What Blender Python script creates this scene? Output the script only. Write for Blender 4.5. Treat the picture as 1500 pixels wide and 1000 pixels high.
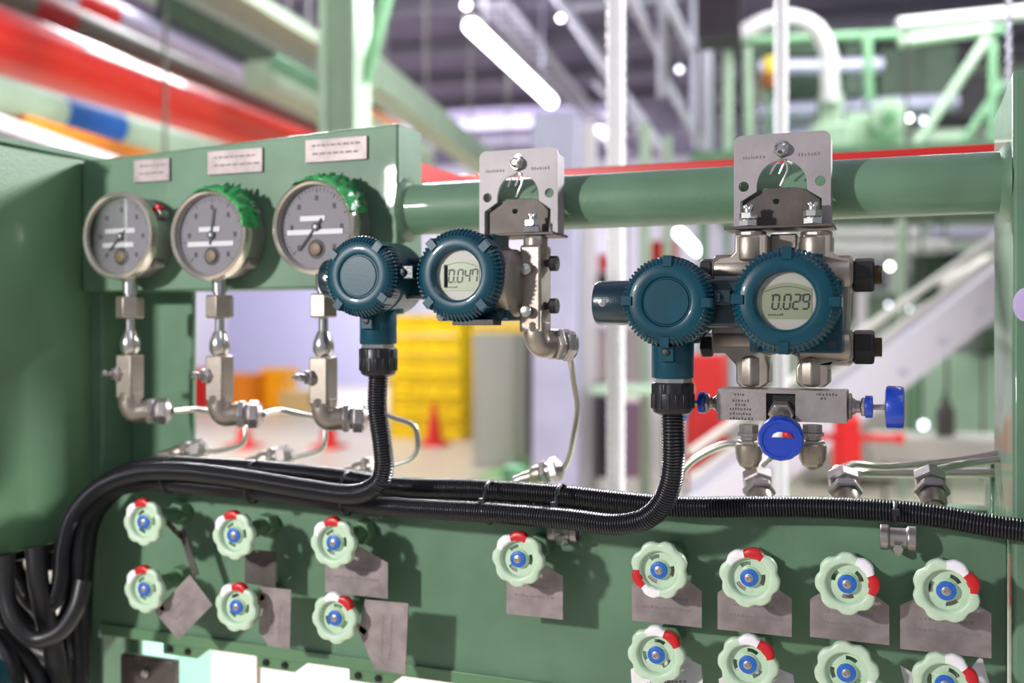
import bpy, math, random
from math import sin, cos, pi, sqrt
from mathutils import Vector, Matrix
from mathutils.geometry import tessellate_polygon
random.seed(7)
for o in list(bpy.data.objects): bpy.data.objects.remove(o)
SC = bpy.context.scene
COL = SC.collection
# ------------------------------------------------------------------ camera
TH = math.radians(21.3)
CAM = Vector((0.0, -1.10, 1.40))
F = 1500.0
HZ = 480.0
RV = Vector((cos(TH), sin(TH), 0)); FV = Vector((-sin(TH), cos(TH), 0)); ZV = Vector((0, 0, 1))
cd = bpy.data.cameras.new('camera'); cam = bpy.data.objects.new('camera', cd); COL.objects.link(cam)
cam.location = CAM; cam.rotation_euler = (pi/2, 0, TH)
cd.sensor_width = 36; cd.lens = 36; cd.shift_y = -(500-HZ)/1500
cd.dof.use_dof = True; cd.dof.focus_distance = 0.985; cd.dof.aperture_fstop = 2.9
cd.clip_start = 0.02; cd.clip_end = 200
SC.camera = cam
SC.view_settings.view_transform = 'Standard'; SC.view_settings.look = 'None'
SC.view_settings.exposure = 0.0; SC.view_settings.gamma = 1.0; SC.view_settings.use_curve_mapping = False
# ------------------------------------------------------------------ world + lights
w = bpy.data.worlds.new('world'); SC.world = w; w.use_nodes = True
w.node_tree.nodes['Background'].inputs[0].default_value = (0.80, 0.86, 1.0, 1)
w.node_tree.nodes['Background'].inputs[1].default_value = 0.42
def area(name, loc, target, sx, sy, power, col=(1, 1, 1)):
    l = bpy.data.lights.new(name, 'AREA'); l.shape = 'RECTANGLE'; l.size = sx; l.size_y = sy; l.energy = power; l.color = col
    o = bpy.data.objects.new(name, l); COL.objects.link(o); o.location = loc
    d = Vector(target)-Vector(loc); o.rotation_euler = d.to_track_quat('-Z', 'Y').to_euler(); return o
HDV = (RV*0.2467+FV).normalized(); HSV = Vector((HDV.y, -HDV.x, 0))
def at(hs, hd, up): return CAM+HSV*hs+HDV*hd+ZV*up
area('left_lamp_light', (-1.43, -1.72, 1.83), (-0.35, 0, 1.25), 0.10, 0.10, 41, (1, 0.98, 0.95))
area('right_fill_light', (1.3, -1.3, 3.9), (-0.6, 0, 1.3), 1.4, 1.4, 15, (0.96, 0.98, 1))  # unseen soft fill added to lift the cabinet's side face
area('ceiling_strip_light', at(.9, 4.2, 2.55), at(0, 4.2, 2), 0.10, 4.6, 75, (1, 0.99, 0.97)).rotation_euler = Matrix((-ZV, HDV, HSV)).transposed().to_euler()
area('rack_rim_light', (-2.6, 3.6, 3.6), (0.1, 0, 1.4), 1.2, 0.6, 400, (0.95, 0.97, 1))  # rim light added behind the rack for tops and the post's left face
area('rack_rim_light', (2.4, 3.4, 3.4), (-0.6, 0, 1.5), 1.2, 0.6, 400, (0.97, 0.98, 1))  # matching added rim light for the gauge box's right face
area('hall_fill_light', at(-6, 9.5, 4.1), at(-6, 10.5, 0), 5, 3, 900, (0.96, 0.97, 1))
area('hall_fill_light', at(-6, 19, 4.1), at(-7, 24, -.5), 6, 3, 1500, (0.96, 0.96, 1))  # unseen light added to brighten the far shutter wall
area('hall_fill_light', at(2.5, 9.0, 4.1), at(3, 11, 0), 4, 3, 520, (0.97, 1, 0.98))
area('under_platform_fill', at(1.9, 9.6, 1.38), at(1.9, 9.6, 0), 3.0, 2.6, 170, (0.98, 1, 0.98))  # added below the deck to relight the area it blocks
# ------------------------------------------------------------------ pixel helpers
def ray(px, py): return RV*((px-750)/F) + FV + ZV*((HZ-py)/F)
def W(px, py, y=0.0):
    d = ray(px, py); t = (y-CAM.y)/d.y; return CAM + d*t
def B(px, py, t): return CAM + ray(px, py)*t
def BH(px, py, h): return B(px, py, h*F/(HZ-py))
Z0 = CAM.z
# ------------------------------------------------------------------ materials
def lin(c):
    return tuple(((v/255)/12.92 if v/255 <= .04045 else ((v/255+.055)/1.055)**2.4) for v in c)+(1,)
MATS = {}
def mat(name, rgb, metal=0.0, rough=0.5, noise=0.0, nscale=30, bump=0.0, bscale=200, coat=0.0, spec=0.5, emit=None, estr=0, rgb2=None, rvar=0.0, stretch=None):
    m = bpy.data.materials.new(name); m.use_nodes = True; nt = m.node_tree; b = nt.nodes['Principled BSDF']
    b.inputs['Base Color'].default_value = lin(rgb); b.inputs['Metallic'].default_value = metal
    b.inputs['Roughness'].default_value = rough; b.inputs['Coat Weight'].default_value = coat
    b.inputs['Specular IOR Level'].default_value = spec
    tc = nt.nodes.new('ShaderNodeTexCoord'); mp = nt.nodes.new('ShaderNodeMapping'); nt.links.new(tc.outputs['Object'], mp.inputs[0])
    if stretch: mp.inputs['Scale'].default_value = stretch
    if noise > 0 or rgb2:
        n = nt.nodes.new('ShaderNodeTexNoise'); n.inputs['Scale'].default_value = nscale; n.inputs['Detail'].default_value = 5
        nt.links.new(mp.outputs[0], n.inputs['Vector'])
        cr = nt.nodes.new('ShaderNodeValToRGB'); cr.color_ramp.elements[0].position = .35; cr.color_ramp.elements[1].position = .65
        c1 = lin(rgb); c2 = lin(rgb2) if rgb2 else tuple(v*(1-noise) for v in c1[:3])+(1,)
        if not rgb2: c1 = tuple(min(1, v*(1+noise*.6)) for v in c1[:3])+(1,)
        cr.color_ramp.elements[0].color = c2; cr.color_ramp.elements[1].color = c1
        nt.links.new(n.outputs['Fac'], cr.inputs[0]); nt.links.new(cr.outputs[0], b.inputs['Base Color'])
    if rvar > 0:
        n3 = nt.nodes.new('ShaderNodeTexNoise'); n3.inputs['Scale'].default_value = nscale*2.3; nt.links.new(mp.outputs[0], n3.inputs['Vector'])
        mr = nt.nodes.new('ShaderNodeMapRange'); mr.inputs[3].default_value = max(0, rough-rvar); mr.inputs[4].default_value = min(1, rough+rvar)
        nt.links.new(n3.outputs['Fac'], mr.inputs[0]); nt.links.new(mr.outputs[0], b.inputs['Roughness'])
    if bump > 0:
        n2 = nt.nodes.new('ShaderNodeTexNoise'); n2.inputs['Scale'].default_value = bscale; n2.inputs['Detail'].default_value = 3
        nt.links.new(mp.outputs[0], n2.inputs['Vector'])
        bp = nt.nodes.new('ShaderNodeBump'); bp.inputs['Strength'].default_value = bump; bp.inputs['Distance'].default_value = .001
        nt.links.new(n2.outputs['Fac'], bp.inputs['Height']); nt.links.new(bp.outputs[0], b.inputs['Normal'])
    if emit:
        b.inputs['Emission Color'].default_value = lin(emit); b.inputs['Emission Strength'].default_value = estr
    MATS[name] = m; return m
G_PAINT = mat('rack_green_paint', (94, 126, 101), rough=.5, noise=.18, nscale=9, bump=.3, bscale=260, coat=.3, rvar=.06, spec=.35)
G_DARK = mat('cabinet_green_paint', (92, 128, 94), rough=.4, noise=.12, nscale=7, bump=.25, bscale=300, coat=.1)
TEAL = mat('teal_enamel', (2, 60, 76), rough=.36, noise=.15, nscale=40, bump=.05, bscale=420, coat=.3, spec=.25)
TEAL_D = mat('dark_teal_enamel', (8, 38, 50), rough=.3, coat=.3, bump=.2, bscale=400)
STEEL = mat('brushed_stainless', (168, 160, 158), metal=.75, rough=.36, noise=.12, nscale=60, bump=.15, bscale=500)
BRK = mat('bracket_stainless', (152, 145, 148), metal=.3, rough=.52, noise=.1, nscale=30, bump=.2, bscale=700)
BRKD = mat('dull_clamp_steel', (92, 84, 80), metal=.5, rough=.55, noise=.25, nscale=35, bump=.2, bscale=600)
CAST = mat('cast_stainless', (158, 148, 138), metal=.8, rough=.38, noise=.15, nscale=40, bump=.18, bscale=1100)
CHROME = mat('chrome', (205, 202, 198), metal=.95, rough=.2)
BRASS = mat('thread_brass', (128, 114, 88), metal=.7, rough=.45)
BLACK = mat('black_plastic', (22, 21, 26), rough=.38, bump=.1, bscale=300)
BLKN = mat('black_oxide_nut', (30, 27, 29), metal=.2, rough=.42, bump=.3, bscale=500)
CONDM = mat('black_conduit', (20, 19, 25), rough=.3, coat=.2)
BLUE = mat('blue_knob_plastic', (15, 58, 168), rough=.33, bump=.25, bscale=500, coat=.3)
HUBB = mat('blue_hub_cap', (30, 95, 185), rough=.4, noise=.2, nscale=300)
MINT = mat('mint_handwheel', (186, 208, 182), rough=.38, noise=.06, nscale=80, coat=.15)
WRED = mat('handwheel_red', (190, 22, 28), rough=.4); WWHITE = mat('handwheel_white', (232, 228, 232), rough=.4)
TAG = mat('tag_stainless', (150, 138, 138), metal=.45, rough=.5, noise=.22, nscale=45, bump=.25, bscale=900)
TAGT = mat('engraved_text', (126, 115, 116), rough=.7)
DIAL = mat('gauge_dial', (118, 112, 120), rough=.6)
DBLK = mat('dial_black', (38, 34, 40), rough=.6); DWHT = mat('dial_white', (205, 205, 208), rough=.5)
BEZ = mat('gauge_bezel', (205, 198, 186), metal=.8, rough=.26)
BROWN = mat('brown_plug', (118, 92, 66), rough=.5)
LCD = mat('lcd_glass', (150, 158, 128), rough=.35); LCDF = mat('lcd_frame', (186, 184, 176), rough=.5); LCDK = mat('lcd_black', (28, 32, 28), rough=.5)
BOARD = mat('block_text', (80, 74, 70), rough=.8)
GFILM = mat('green_film', (52, 158, 84), rough=.3, noise=.35, nscale=140, bump=1, bscale=160)
def glassmat(name):
    m = bpy.data.materials.new(name); m.use_nodes = True; nt = m.node_tree; nt.nodes.clear()
    out = nt.nodes.new('ShaderNodeOutputMaterial'); mx = nt.nodes.new('ShaderNodeMixShader'); tr = nt.nodes.new('ShaderNodeBsdfTransparent')
    gl = nt.nodes.new('ShaderNodeBsdfGlossy'); gl.inputs['Roughness'].default_value = .03; fr = nt.nodes.new('ShaderNodeFresnel'); fr.inputs[0].default_value = 1.45
    nt.links.new(fr.outputs[0], mx.inputs[0]); nt.links.new(tr.outputs[0], mx.inputs[1]); nt.links.new(gl.outputs[0], mx.inputs[2]); nt.links.new(mx.outputs[0], out.inputs[0]); return m
GLASS = glassmat('clear_glass')
# ------------------------------------------------------------------ mesh builder
def frame(d, up=None):
    d = Vector(d).normalized(); up = Vector(up) if up else (Vector((0, 0, 1)) if abs(d.z) < .95 else Vector((1, 0, 0)))
    x = up.cross(d).normalized(); y = d.cross(x); return Matrix((x, y, d)).transposed()
class MB:
    def __init__(s, M=None): s.v = []; s.f = []; s.m = []; s.M = M or Matrix.Identity(4)
    def add(s, vs, fs, mi=0):
        b = len(s.v); s.v += [s.M @ Vector(p) for p in vs]; s.f += [tuple(i+b for i in f) for f in fs]; s.m += [mi]*len(fs) if isinstance(mi, int) else mi
        return s
    def box(s, a, b, mi=0):
        x0, y0, z0 = a; x1, y1, z1 = b
        x0, x1 = min(x0, x1), max(x0, x1); y0, y1 = min(y0, y1), max(y0, y1); z0, z1 = min(z0, z1), max(z0, z1)
        return s.add([(x0, y0, z0), (x1, y0, z0), (x1, y1, z0), (x0, y1, z0), (x0, y0, z1), (x1, y0, z1), (x1, y1, z1), (x0, y1, z1)],
                     [(0, 3, 2, 1), (4, 5, 6, 7), (0, 1, 5, 4), (1, 2, 6, 5), (2, 3, 7, 6), (3, 0, 4, 7)], mi)
    def beam(s, p, q, wx, wy, mi=0, up=None):
        p, q = Vector(p), Vector(q); R = frame(q-p, up); L = (q-p).length
        vs = [p+R @ Vector((x, y, z)) for z in (0, L) for x, y in ((-wx/2, -wy/2), (wx/2, -wy/2), (wx/2, wy/2), (-wx/2, wy/2))]
        return s.add(vs, [(0, 3, 2, 1), (4, 5, 6, 7), (0, 1, 5, 4), (1, 2, 6, 5), (2, 3, 7, 6), (3, 0, 4, 7)], mi)
    def lathe(s, c, d, prof, n=32, mi=0, rot=0.0, rf=None):
        # prof: (radius, distance along d); rf(phi) scales radius
        c = Vector(c); R = frame(d); vs = []; fs = []; k = len(prof)
        for i in range(n):
            a = rot+2*pi*i/n; q = rf(a) if rf else 1
            for r, h in prof: vs.append(c+R @ Vector((r*q*cos(a), r*q*sin(a), h)))
        for i in range(n):
            j = (i+1) % n
            for t in range(k-1): fs.append((i*k+t, j*k+t, j*k+t+1, i*k+t+1))
        if prof[0][0] > 1e-6: fs.append(tuple(i*k for i in range(n))[::-1])
        if prof[-1][0] > 1e-6: fs.append(tuple(i*k+k-1 for i in range(n)))
        return s.add(vs, fs, mi)
    def cyl(s, p, q, r, r2=None, n=24, mi=0, rot=0.0):
        p, q = Vector(p), Vector(q); L = (q-p).length
        return s.lathe(p, q-p, [(r, 0), (r if r2 is None else r2, L)], n, mi, rot)
    def rcyl(s, p, q, r, e, n=28, mi=0):
        p, q = Vector(p), Vector(q); L = (q-p).length
        return s.lathe(p, q-p, [(r-e, 0), (r-e*.3, e*.3), (r, e), (r, L-e), (r-e*.3, L-e*.3), (r-e, L)], n, mi)
    def hexn(s, p, q, r, mi=0, rot=0.0):
        p, q = Vector(p), Vector(q); L = (q-p).length; e = r*.1
        return s.lathe(p, q-p, [(r-e, 0), (r, e), (r, L-e), (r-e, L)], 6, mi, rot)
    def ring(s, c, d, prof, n=32, mi=0, rot=0, rf=None, mif=None):
        # closed cross section loop
        c = Vector(c); R = frame(d); vs = []; fs = []; ms = []; k = len(prof)
        for i in range(n):
            a = rot+2*pi*i/n
            for r, h in prof:
                q = rf(a, r) if rf else r
                vs.append(c+R @ Vector((q*cos(a), q*sin(a), h)))
        for i in range(n):
            j = (i+1) % n
            for t in range(k):
                u = (t+1) % k; fs.append((i*k+t, j*k+t, j*k+u, i*k+u)); ms.append(mif(rot+2*pi*(i+.5)/n) if mif else mi)
        return s.add(vs, fs, ms)
    def prism(s, outer, holes, c, d, up, th, mi=0):
        # outline in (u right, v up) at c, extruded along d by th
        loops = [outer]+list(holes); d = Vector(d).normalized(); up = Vector(up).normalized(); rt = d.cross(up)*1.0
        c = Vector(c); pts = [p for L in loops for p in L]
        tri = tessellate_polygon([[Vector((p[0], p[1], 0)) for p in L] for L in loops])
        n = len(pts); P = lambda p, h: c+rt*p[0]+up*p[1]+d*h
        vs = [P(p, 0) for p in pts]+[P(p, th) for p in pts]; fs = []
        for t in tri: fs.append(tuple(t)); fs.append(tuple(i+n for i in reversed(t)))
        b = 0
        for L in loops:
            m = len(L)
            for i in range(m):
                j = (i+1) % m; fs.append((b+i, b+j, b+j+n, b+i+n))
            b += m
        return s.add(vs, fs, mi)
    def sweep(s, pts, rad, n=12, step=.006, mi=0, smooth=True, caps=True, exact=False):
        pts = [Vector(p) for p in pts]; P = catmull(pts, step) if smooth else pts
        if exact: P = resample(catmull(pts, .002), step)
        vs = []; fs = []; nrm = None; L = 0; N = len(P)
        for i, p in enumerate(P):
            t = (P[min(i+1, N-1)]-P[max(i-1, 0)]).normalized()
            if nrm is None: nrm = frame(t).col[0].copy()
            nrm = (nrm-t*nrm.dot(t)).normalized(); bn = t.cross(nrm)
            if i: L += (p-P[i-1]).length
            r = rad(L, i) if callable(rad) else rad
            for k in range(n):
                a = 2*pi*k/n; vs.append(p+nrm*(r*cos(a))+bn*(r*sin(a)))
        for i in range(N-1):
            for k in range(n):
                l = (k+1) % n; fs.append((i*n+k, i*n+l, (i+1)*n+l, (i+1)*n+k))
        if caps: fs.append(tuple(range(n))[::-1]); fs.append(tuple((N-1)*n+k for k in range(n)))
        return s.add(vs, fs, mi)
    def text(s, txt, c, d, up, size, th=.0002, mi=0, align='CENTER'):
        cu = bpy.data.curves.new('t', 'FONT'); cu.body = txt; cu.size = size; cu.align_x = align; cu.align_y = 'CENTER'; cu.resolution_u = 2
        o = bpy.data.objects.new('t', cu); COL.objects.link(o); dg = bpy.context.evaluated_depsgraph_get(); me = o.evaluated_get(dg).to_mesh()
        d = Vector(d).normalized(); up = Vector(up).normalized(); rt = d.cross(up)
        c = Vector(c); vs = [c+rt*v.co.x+up*v.co.y-d*th for v in me.vertices]; fs = [tuple(p.vertices) for p in me.polygons]
        bpy.data.objects.remove(o); bpy.data.curves.remove(cu)
        return s.add(vs, fs, mi)
def resample(P, step):
    out = [P[0]]; acc = 0
    for a, b in zip(P, P[1:]):
        L = (b-a).length; d = step-acc
        while d <= L: out.append(a+(b-a)*(d/L)); d += step
        acc = L-(d-step)
    return out
def catmull(pts, step):
    P = [pts[0]*2-pts[1]]+pts+[pts[-1]*2-pts[-2]]; out = []
    for i in range(1, len(P)-2):
        a, b, c, d = P[i-1:i+3]; n = max(1, int((c-b).length/step))
        for k in range(n):
            t = k/n; out.append(.5*((2*b)+(c-a)*t+(2*a-5*b+4*c-d)*t*t+(3*b-a-3*c+d)*t**3))
    out.append(pts[-1]); return out
def fin(name, mb, mats, parent=None, bevel=0, loc=None, angle=32, kind=None, label=None):
    """link a builder as one mesh object; vertices are world coordinates"""
    if not isinstance(mats, (list, tuple)): mats = [mats]
    base = Vector((0, 0, 0)); q = parent
    while q is not None: base += q.location; q = q.parent
    if loc is None and parent is None:
        n = len(mb.v); lo = [min(v[i] for v in mb.v) for i in range(3)]; hi = [max(v[i] for v in mb.v) for i in range(3)]
        loc = Vector(((lo[0]+hi[0])/2, (lo[1]+hi[1])/2, lo[2]))
    off = base+(Vector(loc) if (loc is not None and parent is None) else Vector((0, 0, 0)))
    me = bpy.data.meshes.new(name); me.from_pydata([v-off for v in mb.v], [], mb.f)
    for m in mats: me.materials.append(m)
    me.polygons.foreach_set('material_index', mb.m); me.validate()
    import bmesh
    bm = bmesh.new(); bm.from_mesh(me); bmesh.ops.recalc_face_normals(bm, faces=bm.faces); bm.to_mesh(me); bm.free()
    me.shade_smooth(); me.set_sharp_from_angle(angle=math.radians(angle))
    o = bpy.data.objects.new(name, me); COL.objects.link(o); o.parent = parent
    if parent is None: o.location = loc
    if bevel:
        b = o.modifiers.new('bevel', 'BEVEL'); b.width = bevel; b.segments = 2; b.limit_method = 'ANGLE'; b.angle_limit = math.radians(40); b.harden_normals = False
    if kind: o['kind'] = kind
    if label: o['label'] = label
    return o
def thing(name, loc, label, cat, group=None):
    o = bpy.data.objects.new(name, None); COL.objects.link(o); o.location = loc; o.empty_display_size = .02
    return tag(o, label, cat, group)
def tag(o, label, cat, group=None):
    o['label'] = label; o['category'] = cat
    if group: o['group'] = group
    return o
def dup(o, loc, label=None):
    r = o.copy(); COL.objects.link(r); r.location = loc
    if label: r['label'] = label
    for ch in [c for c in ORIG if c.parent == o]:
        c = ch.copy(); COL.objects.link(c); c.parent = r
        for g in [x for x in ORIG if x.parent == ch]:
            d = g.copy(); COL.objects.link(d); d.parent = c
    return r
def circ(cx, cy, r, n=24, a0=0, a1=2*pi, close=False):
    m = n+1 if close else n
    return [(cx+r*cos(a0+(a1-a0)*i/n), cy+r*sin(a0+(a1-a0)*i/n)) for i in range(m)]
YV = Vector((0, 1, 0)); XV = Vector((1, 0, 0))
def cr(p, axis, off): return Vector(p)+Vector(axis)*off
# ================================================================== instrument rack
def zat(px, py, y): return W(px, py, y).z
def V(x, y, z): return Vector((x, y, z))
PT = Z0-.189; PB = Z0-.405
rack = thing('instrument_rack', (-0.48, 0.05, 0), 'green painted steel instrument rack with a thick pipe rail, gauge box and valve panel', 'instrument rack')
XL = W(120, 237, -.02).x; XR = W(583, 180, -.02).x
zb = Z0+.0485; ztl = Z0+.2255; ztr = Z0+.2425
m = MB()
def wedge(m, xl, xr, y0, y1, z0, zl, zr, mi=0):
    m.add([(xl, y0, z0), (xr, y0, z0), (xr, y1, z0), (xl, y1, z0), (xl, y0, zl), (xr, y0, zr), (xr, y1, zr), (xl, y1, zl)],
          [(0, 3, 2, 1), (4, 5, 6, 7), (0, 1, 5, 4), (1, 2, 6, 5), (2, 3, 7, 6), (3, 0, 4, 7)], mi)
wedge(m, XL, XR, -.02, .045, zb, ztl, ztr)
fin('gauge_box', m, G_PAINT, rack, bevel=.003)
PX = W(1483, 103, -.03).x; PZ = W(1483, 103, -.03).z
m = MB(); m.cyl((XR, .008, Z0+.1425), (PX, .008, Z0+.1425), .0305, n=48)
fin('pipe_rail', m, G_PAINT, rack)
m = MB()
for x, s in ((XR, 1), (PX, -1)):
    m = MB(); m.lathe((x, .008, Z0+.1425), (s, 0, 0), [(.0305, 0), (.0385, 0), (.037, .003), (.033, .007), (.0305, .009)], 40, rf=lambda a: 1+.02*sin(a*17)); fin('weld_bead', m, G_PAINT, rack)
m = MB(); m.box((PX, -.03, .02), (PX+.2, .2, PZ)); fin('post', m, G_PAINT, rack, bevel=.004)
xa = W(124, 600, .0).x; xb = W(150, 600, .0).x; xc = W(285, 600, .06).x
m = MB(); m.box((xa, 0, .02), (xb, .07, Z0+.2)); m.box((xb, .055, PB), (xc, .065, zb+.02)); m.box((xb-.002, .055, .02), (W(207, 960, .06).x, .065, PB+.02))
fin('post', m, G_PAINT, rack, bevel=.003)
m = MB(); m.box((xb-.002, 0, PB), (PX-.002, .006, PT)); m.box((xb, -.001, PT-.004), (PX-.002, .012, PT+.001))
fin('valve_panel', m, G_PAINT, rack, bevel=.0015)
m = MB(); m.box((xb, -.004, PB-.013), (PX-.002, .04, PB+.002)); fin('bottom_flange', m, G_DARK, rack, bevel=.001)
m = MB(); m.box((W(1218, 690, .25).x, .25, PT-.08), (PX+.1, .29, PT-.03)); fin('rear_rail', m, G_PAINT, rack, bevel=.002); m = MB(); m.box((W(1446, 700, .25).x, .2, .02), (W(1475, 700, .25).x, .3, Z0-.155)); fin('rear_post', m, G_PAINT, rack, bevel=.002)
# bolted splice brackets below the flange
for k, (px, py, pw) in enumerate(((285, 943, 62), (425, 968, 75), (560, 990, 75))):
    c = W(px, py, .02); c2 = W(px+pw, py, .02); m = MB(); zt = PB-.012
    m.prism([(-.035, 0), (-.035, -.016), (.02, -.016), (.036, -.004), (.036, 0)], [], (c.x, .0, zt), YV, ZV, .006)
    a = fin('splice_bracket', m, G_DARK, rack)
    m = MB()
    for dx in (-.022, .006): m.hexn((c.x+dx, 0, zt-.008), (c.x+dx, -.004, zt-.008), .0045)
    fin('bolt', m, BLKN, a)
# nameplates riveted on the gauge box
for (x0, y0, x1, y1) in ((197, 231, 249, 268), (305, 217, 385, 256), (448, 200, 538, 238)):
    a = W(x0, (y0+y1)/2+3, -.022); b = W(x1, (y0+y1)/2-3, -.022); hz = abs(W((x0+x1)/2, y0+2, -.022).z-W((x0+x1)/2, y1-2, -.022).z)/2
    m = MB(); cz = (a.z+b.z)/2; m.box((a.x, -.0235, cz-hz), (b.x, -.02, cz+hz)); n_ = fin('nameplate', m, TAG, rack, bevel=.0004, label='brushed metal nameplate')
    m = MB(); rr = random.Random(x0)
    for l in range(2):
        x = a.x+.010
        while x < b.x-.012:
            ww = rr.uniform(.003, .009); m.box((x, -.0238, cz+.005-.010*l), (x+ww, -.0236, cz+.0074-.010*l)); x += ww+.0025
    fin('engraving', m, TAGT, n_)
# ------------------------------------------------------------------ cabinet at the left
cab = thing('equipment_cabinet', (-1.2, -.2, Z0-.28), 'dark green painted cabinet beside the gauge box, cables leaving below', 'cabinet')
m = MB(); m.box((-1.36, -.20, Z0-.283), (XL-.002, .05, Z0+.228)); fin('cabinet_body', m, G_DARK, cab, bevel=.004)
m = MB(); m.box((-1.36, -.202, Z0+.228), (XL+.001, .05, Z0+.237)); fin('top_lip', m, G_PAINT, cab, bevel=.002)
m = MB()
for i, (x, y) in enumerate(((-1.085, -.10), (-1.085, -.04), (-1.14, -.13), (-1.14, -.06), (-1.2, -.1))):
    m.hexn((x, y, Z0-.30), (x, y, Z0-.283), .02); m.cyl((x, y, Z0-.325), (x, y, Z0-.30), .014)
fin('cable_gland', m, BLACK, cab)

# ================================================================== gauges
def marks(m, x0, x1, z, y, h, rr, mi=0):
    x = x0
    while x < x1:
        ww = rr.uniform(.0012, .0030); m.box((x, y, z), (x+ww*.7, y+.0003, z+h*rr.uniform(.6, 1)), mi); x += ww+.0008
gz = []
for gi, (px, py, lab, ndl, bars) in enumerate((
        (170, 345, 'pressure gauge nearest the cabinet, with no green film on its rim', (-135, .026), ((-.026, .022, .007), (-.030, .020, -.011))),
        (303, 343, 'middle pressure gauge with its needle pointing almost straight up', (82, .033), ((-.019, .012, .007), (-.036, .032, -.011))),
        (457, 331, 'large silver rimmed pressure gauge partly behind the left blue green transmitter cover', (-130, .036), ((-.022, .012, .010), (-.040, .036, -.006))))):
    c = W(px, py, -.07); g = thing('pressure_gauge', (c.x, -.02, c.z), lab, 'pressure gauge', 'round gauges on the green box'); gz.append(c)
    X, Z = c.x, c.z
    m = MB(); m.ring((X, -.07, Z), YV, [(.0485, .006), (.0495, .001), (.052, -.001), (.0555, .001), (.0565, .006), (.0565, .013), (.053, .016), (.0485, .014)], 56); fin('bezel', m, BEZ, g)
    m = MB(); m.lathe((X, -.07, Z), YV, [(.0525, .012), (.0525, .045), (.049, .05)], 48)
    for a in (-40, 30, 200): m.cyl((X+.055*cos(a*pi/180), -.05, Z+.055*sin(a*pi/180)), (X+.055*cos(a*pi/180), -.035, Z+.055*sin(a*pi/180)), .006)
    fin('case', m, STEEL, g)
    m = MB(); m.lathe((X, -.07, Z), YV, [(.049, .0100), (.049, .0115)], 48); d_ = fin('dial', m, DIAL, g)
    m = MB()
    for k in range(41):
        a = (225-270*k/40)*pi/180; r0 = .040 if k % 5 == 0 else .0425
        p = V(X+r0*cos(a), -.0603, Z+r0*sin(a)); q = V(X+.046*cos(a), -.0603, Z+.046*sin(a)); m.beam(p, q, .0004 if k % 5 else .0009, .0006, up=YV)
    for k in range(7):
        a = (225-270*k/6)*pi/180; p = V(X+.034*cos(a), -.0604, Z+.034*sin(a)); m.box(p-V(.0022, 0, .003), p+V(.0022, .0004, .003)); 
    m.lathe((X, -.0605, Z-.026), YV, [(.0115, 0), (.0115, .001)], 24)
    fin('scale_marks', m, DBLK, g)
    m = MB()
    for (x0, x1, z) in bars: m.box((X+x0, -.0612, Z+z-.003), (X+x1, -.0602, Z+z+.003))
    fin('label_strip', m, DWHT, g)
    m = MB(); a = ndl[0]*pi/180; m.beam(V(X-.012*cos(a), -.0625, Z-.012*sin(a)), V(X+ndl[1]*cos(a), -.0625, Z+ndl[1]*sin(a)), .0022, .0006, up=YV); m.cyl((X, -.0635, Z), (X, -.060, Z), .005, n=20); fin('needle', m, DBLK, g)
    m = MB(); m.cyl((X, -.0642, Z), (X, -.0635, Z), .0022, n=16); fin('pivot', m, DWHT, g)
    m = MB(); m.rcyl((X, -.0635, Z-.026), (X, -.0605, Z-.026), .0075, .001); fin('plug', m, BROWN, g)
    m = MB(); m.lathe((X, -.0665, Z), YV, [(.049, 0), (.049, .0008)], 48); fin('glass', m, GLASS, g)
    m = MB(); a = 38*pi/180; p = V(X+.050*cos(a), -.045, Z+.050*sin(a)); q = V(X+.063*cos(a), -.045, Z+.063*sin(a)); m.rcyl(p, q, .0055, .001); fin('relief_plug', m, WRED if gi == 0 else CHROME, g)
    m = MB(); m.cyl((X, -.045, Z0+.044), (X, -.045, Z-.048), .0095); m.cyl((X, -.045, Z0+.040), (X, -.045, Z0+.047), .0075); fin('stem', m, CHROME, g)
# green crinkled film on two gauges
def film(c, a0, a1, lab, seed):
    rr = random.Random(seed); m = MB(); n = 40; k = 7; vs = []; fs = []
    for i in range(n+1):
        a = (a0+(a1-a0)*i/n)*pi/180
        for j in range(k):
            t = j/(k-1); r = .0545+.013*t*(0.5+.5*sin(pi*i/n))*rr.uniform(.35, 1.25); y = -.0735+.03*t*t+rr.uniform(-.0026, .0026)
            vs.append((c.x+r*cos(a), y, c.z+r*sin(a)))
    for i in range(n):
        for j in range(k-1): fs.append((i*k+j, i*k+j+1, (i+1)*k+j+1, (i+1)*k+j))
    m.add(vs, fs); o = fin('green_film', m, GFILM, angle=80); s = o.modifiers.new('solid', 'SOLIDIFY'); s.thickness = .0006; tag(o, lab, 'plastic film')
film(gz[1], 110, 8, 'crinkled green film stuck over the top right rim of the middle gauge', 1)
film(gz[2], 118, 15, 'crinkled green film stuck over the top rim of the largest gauge', 2)

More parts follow.
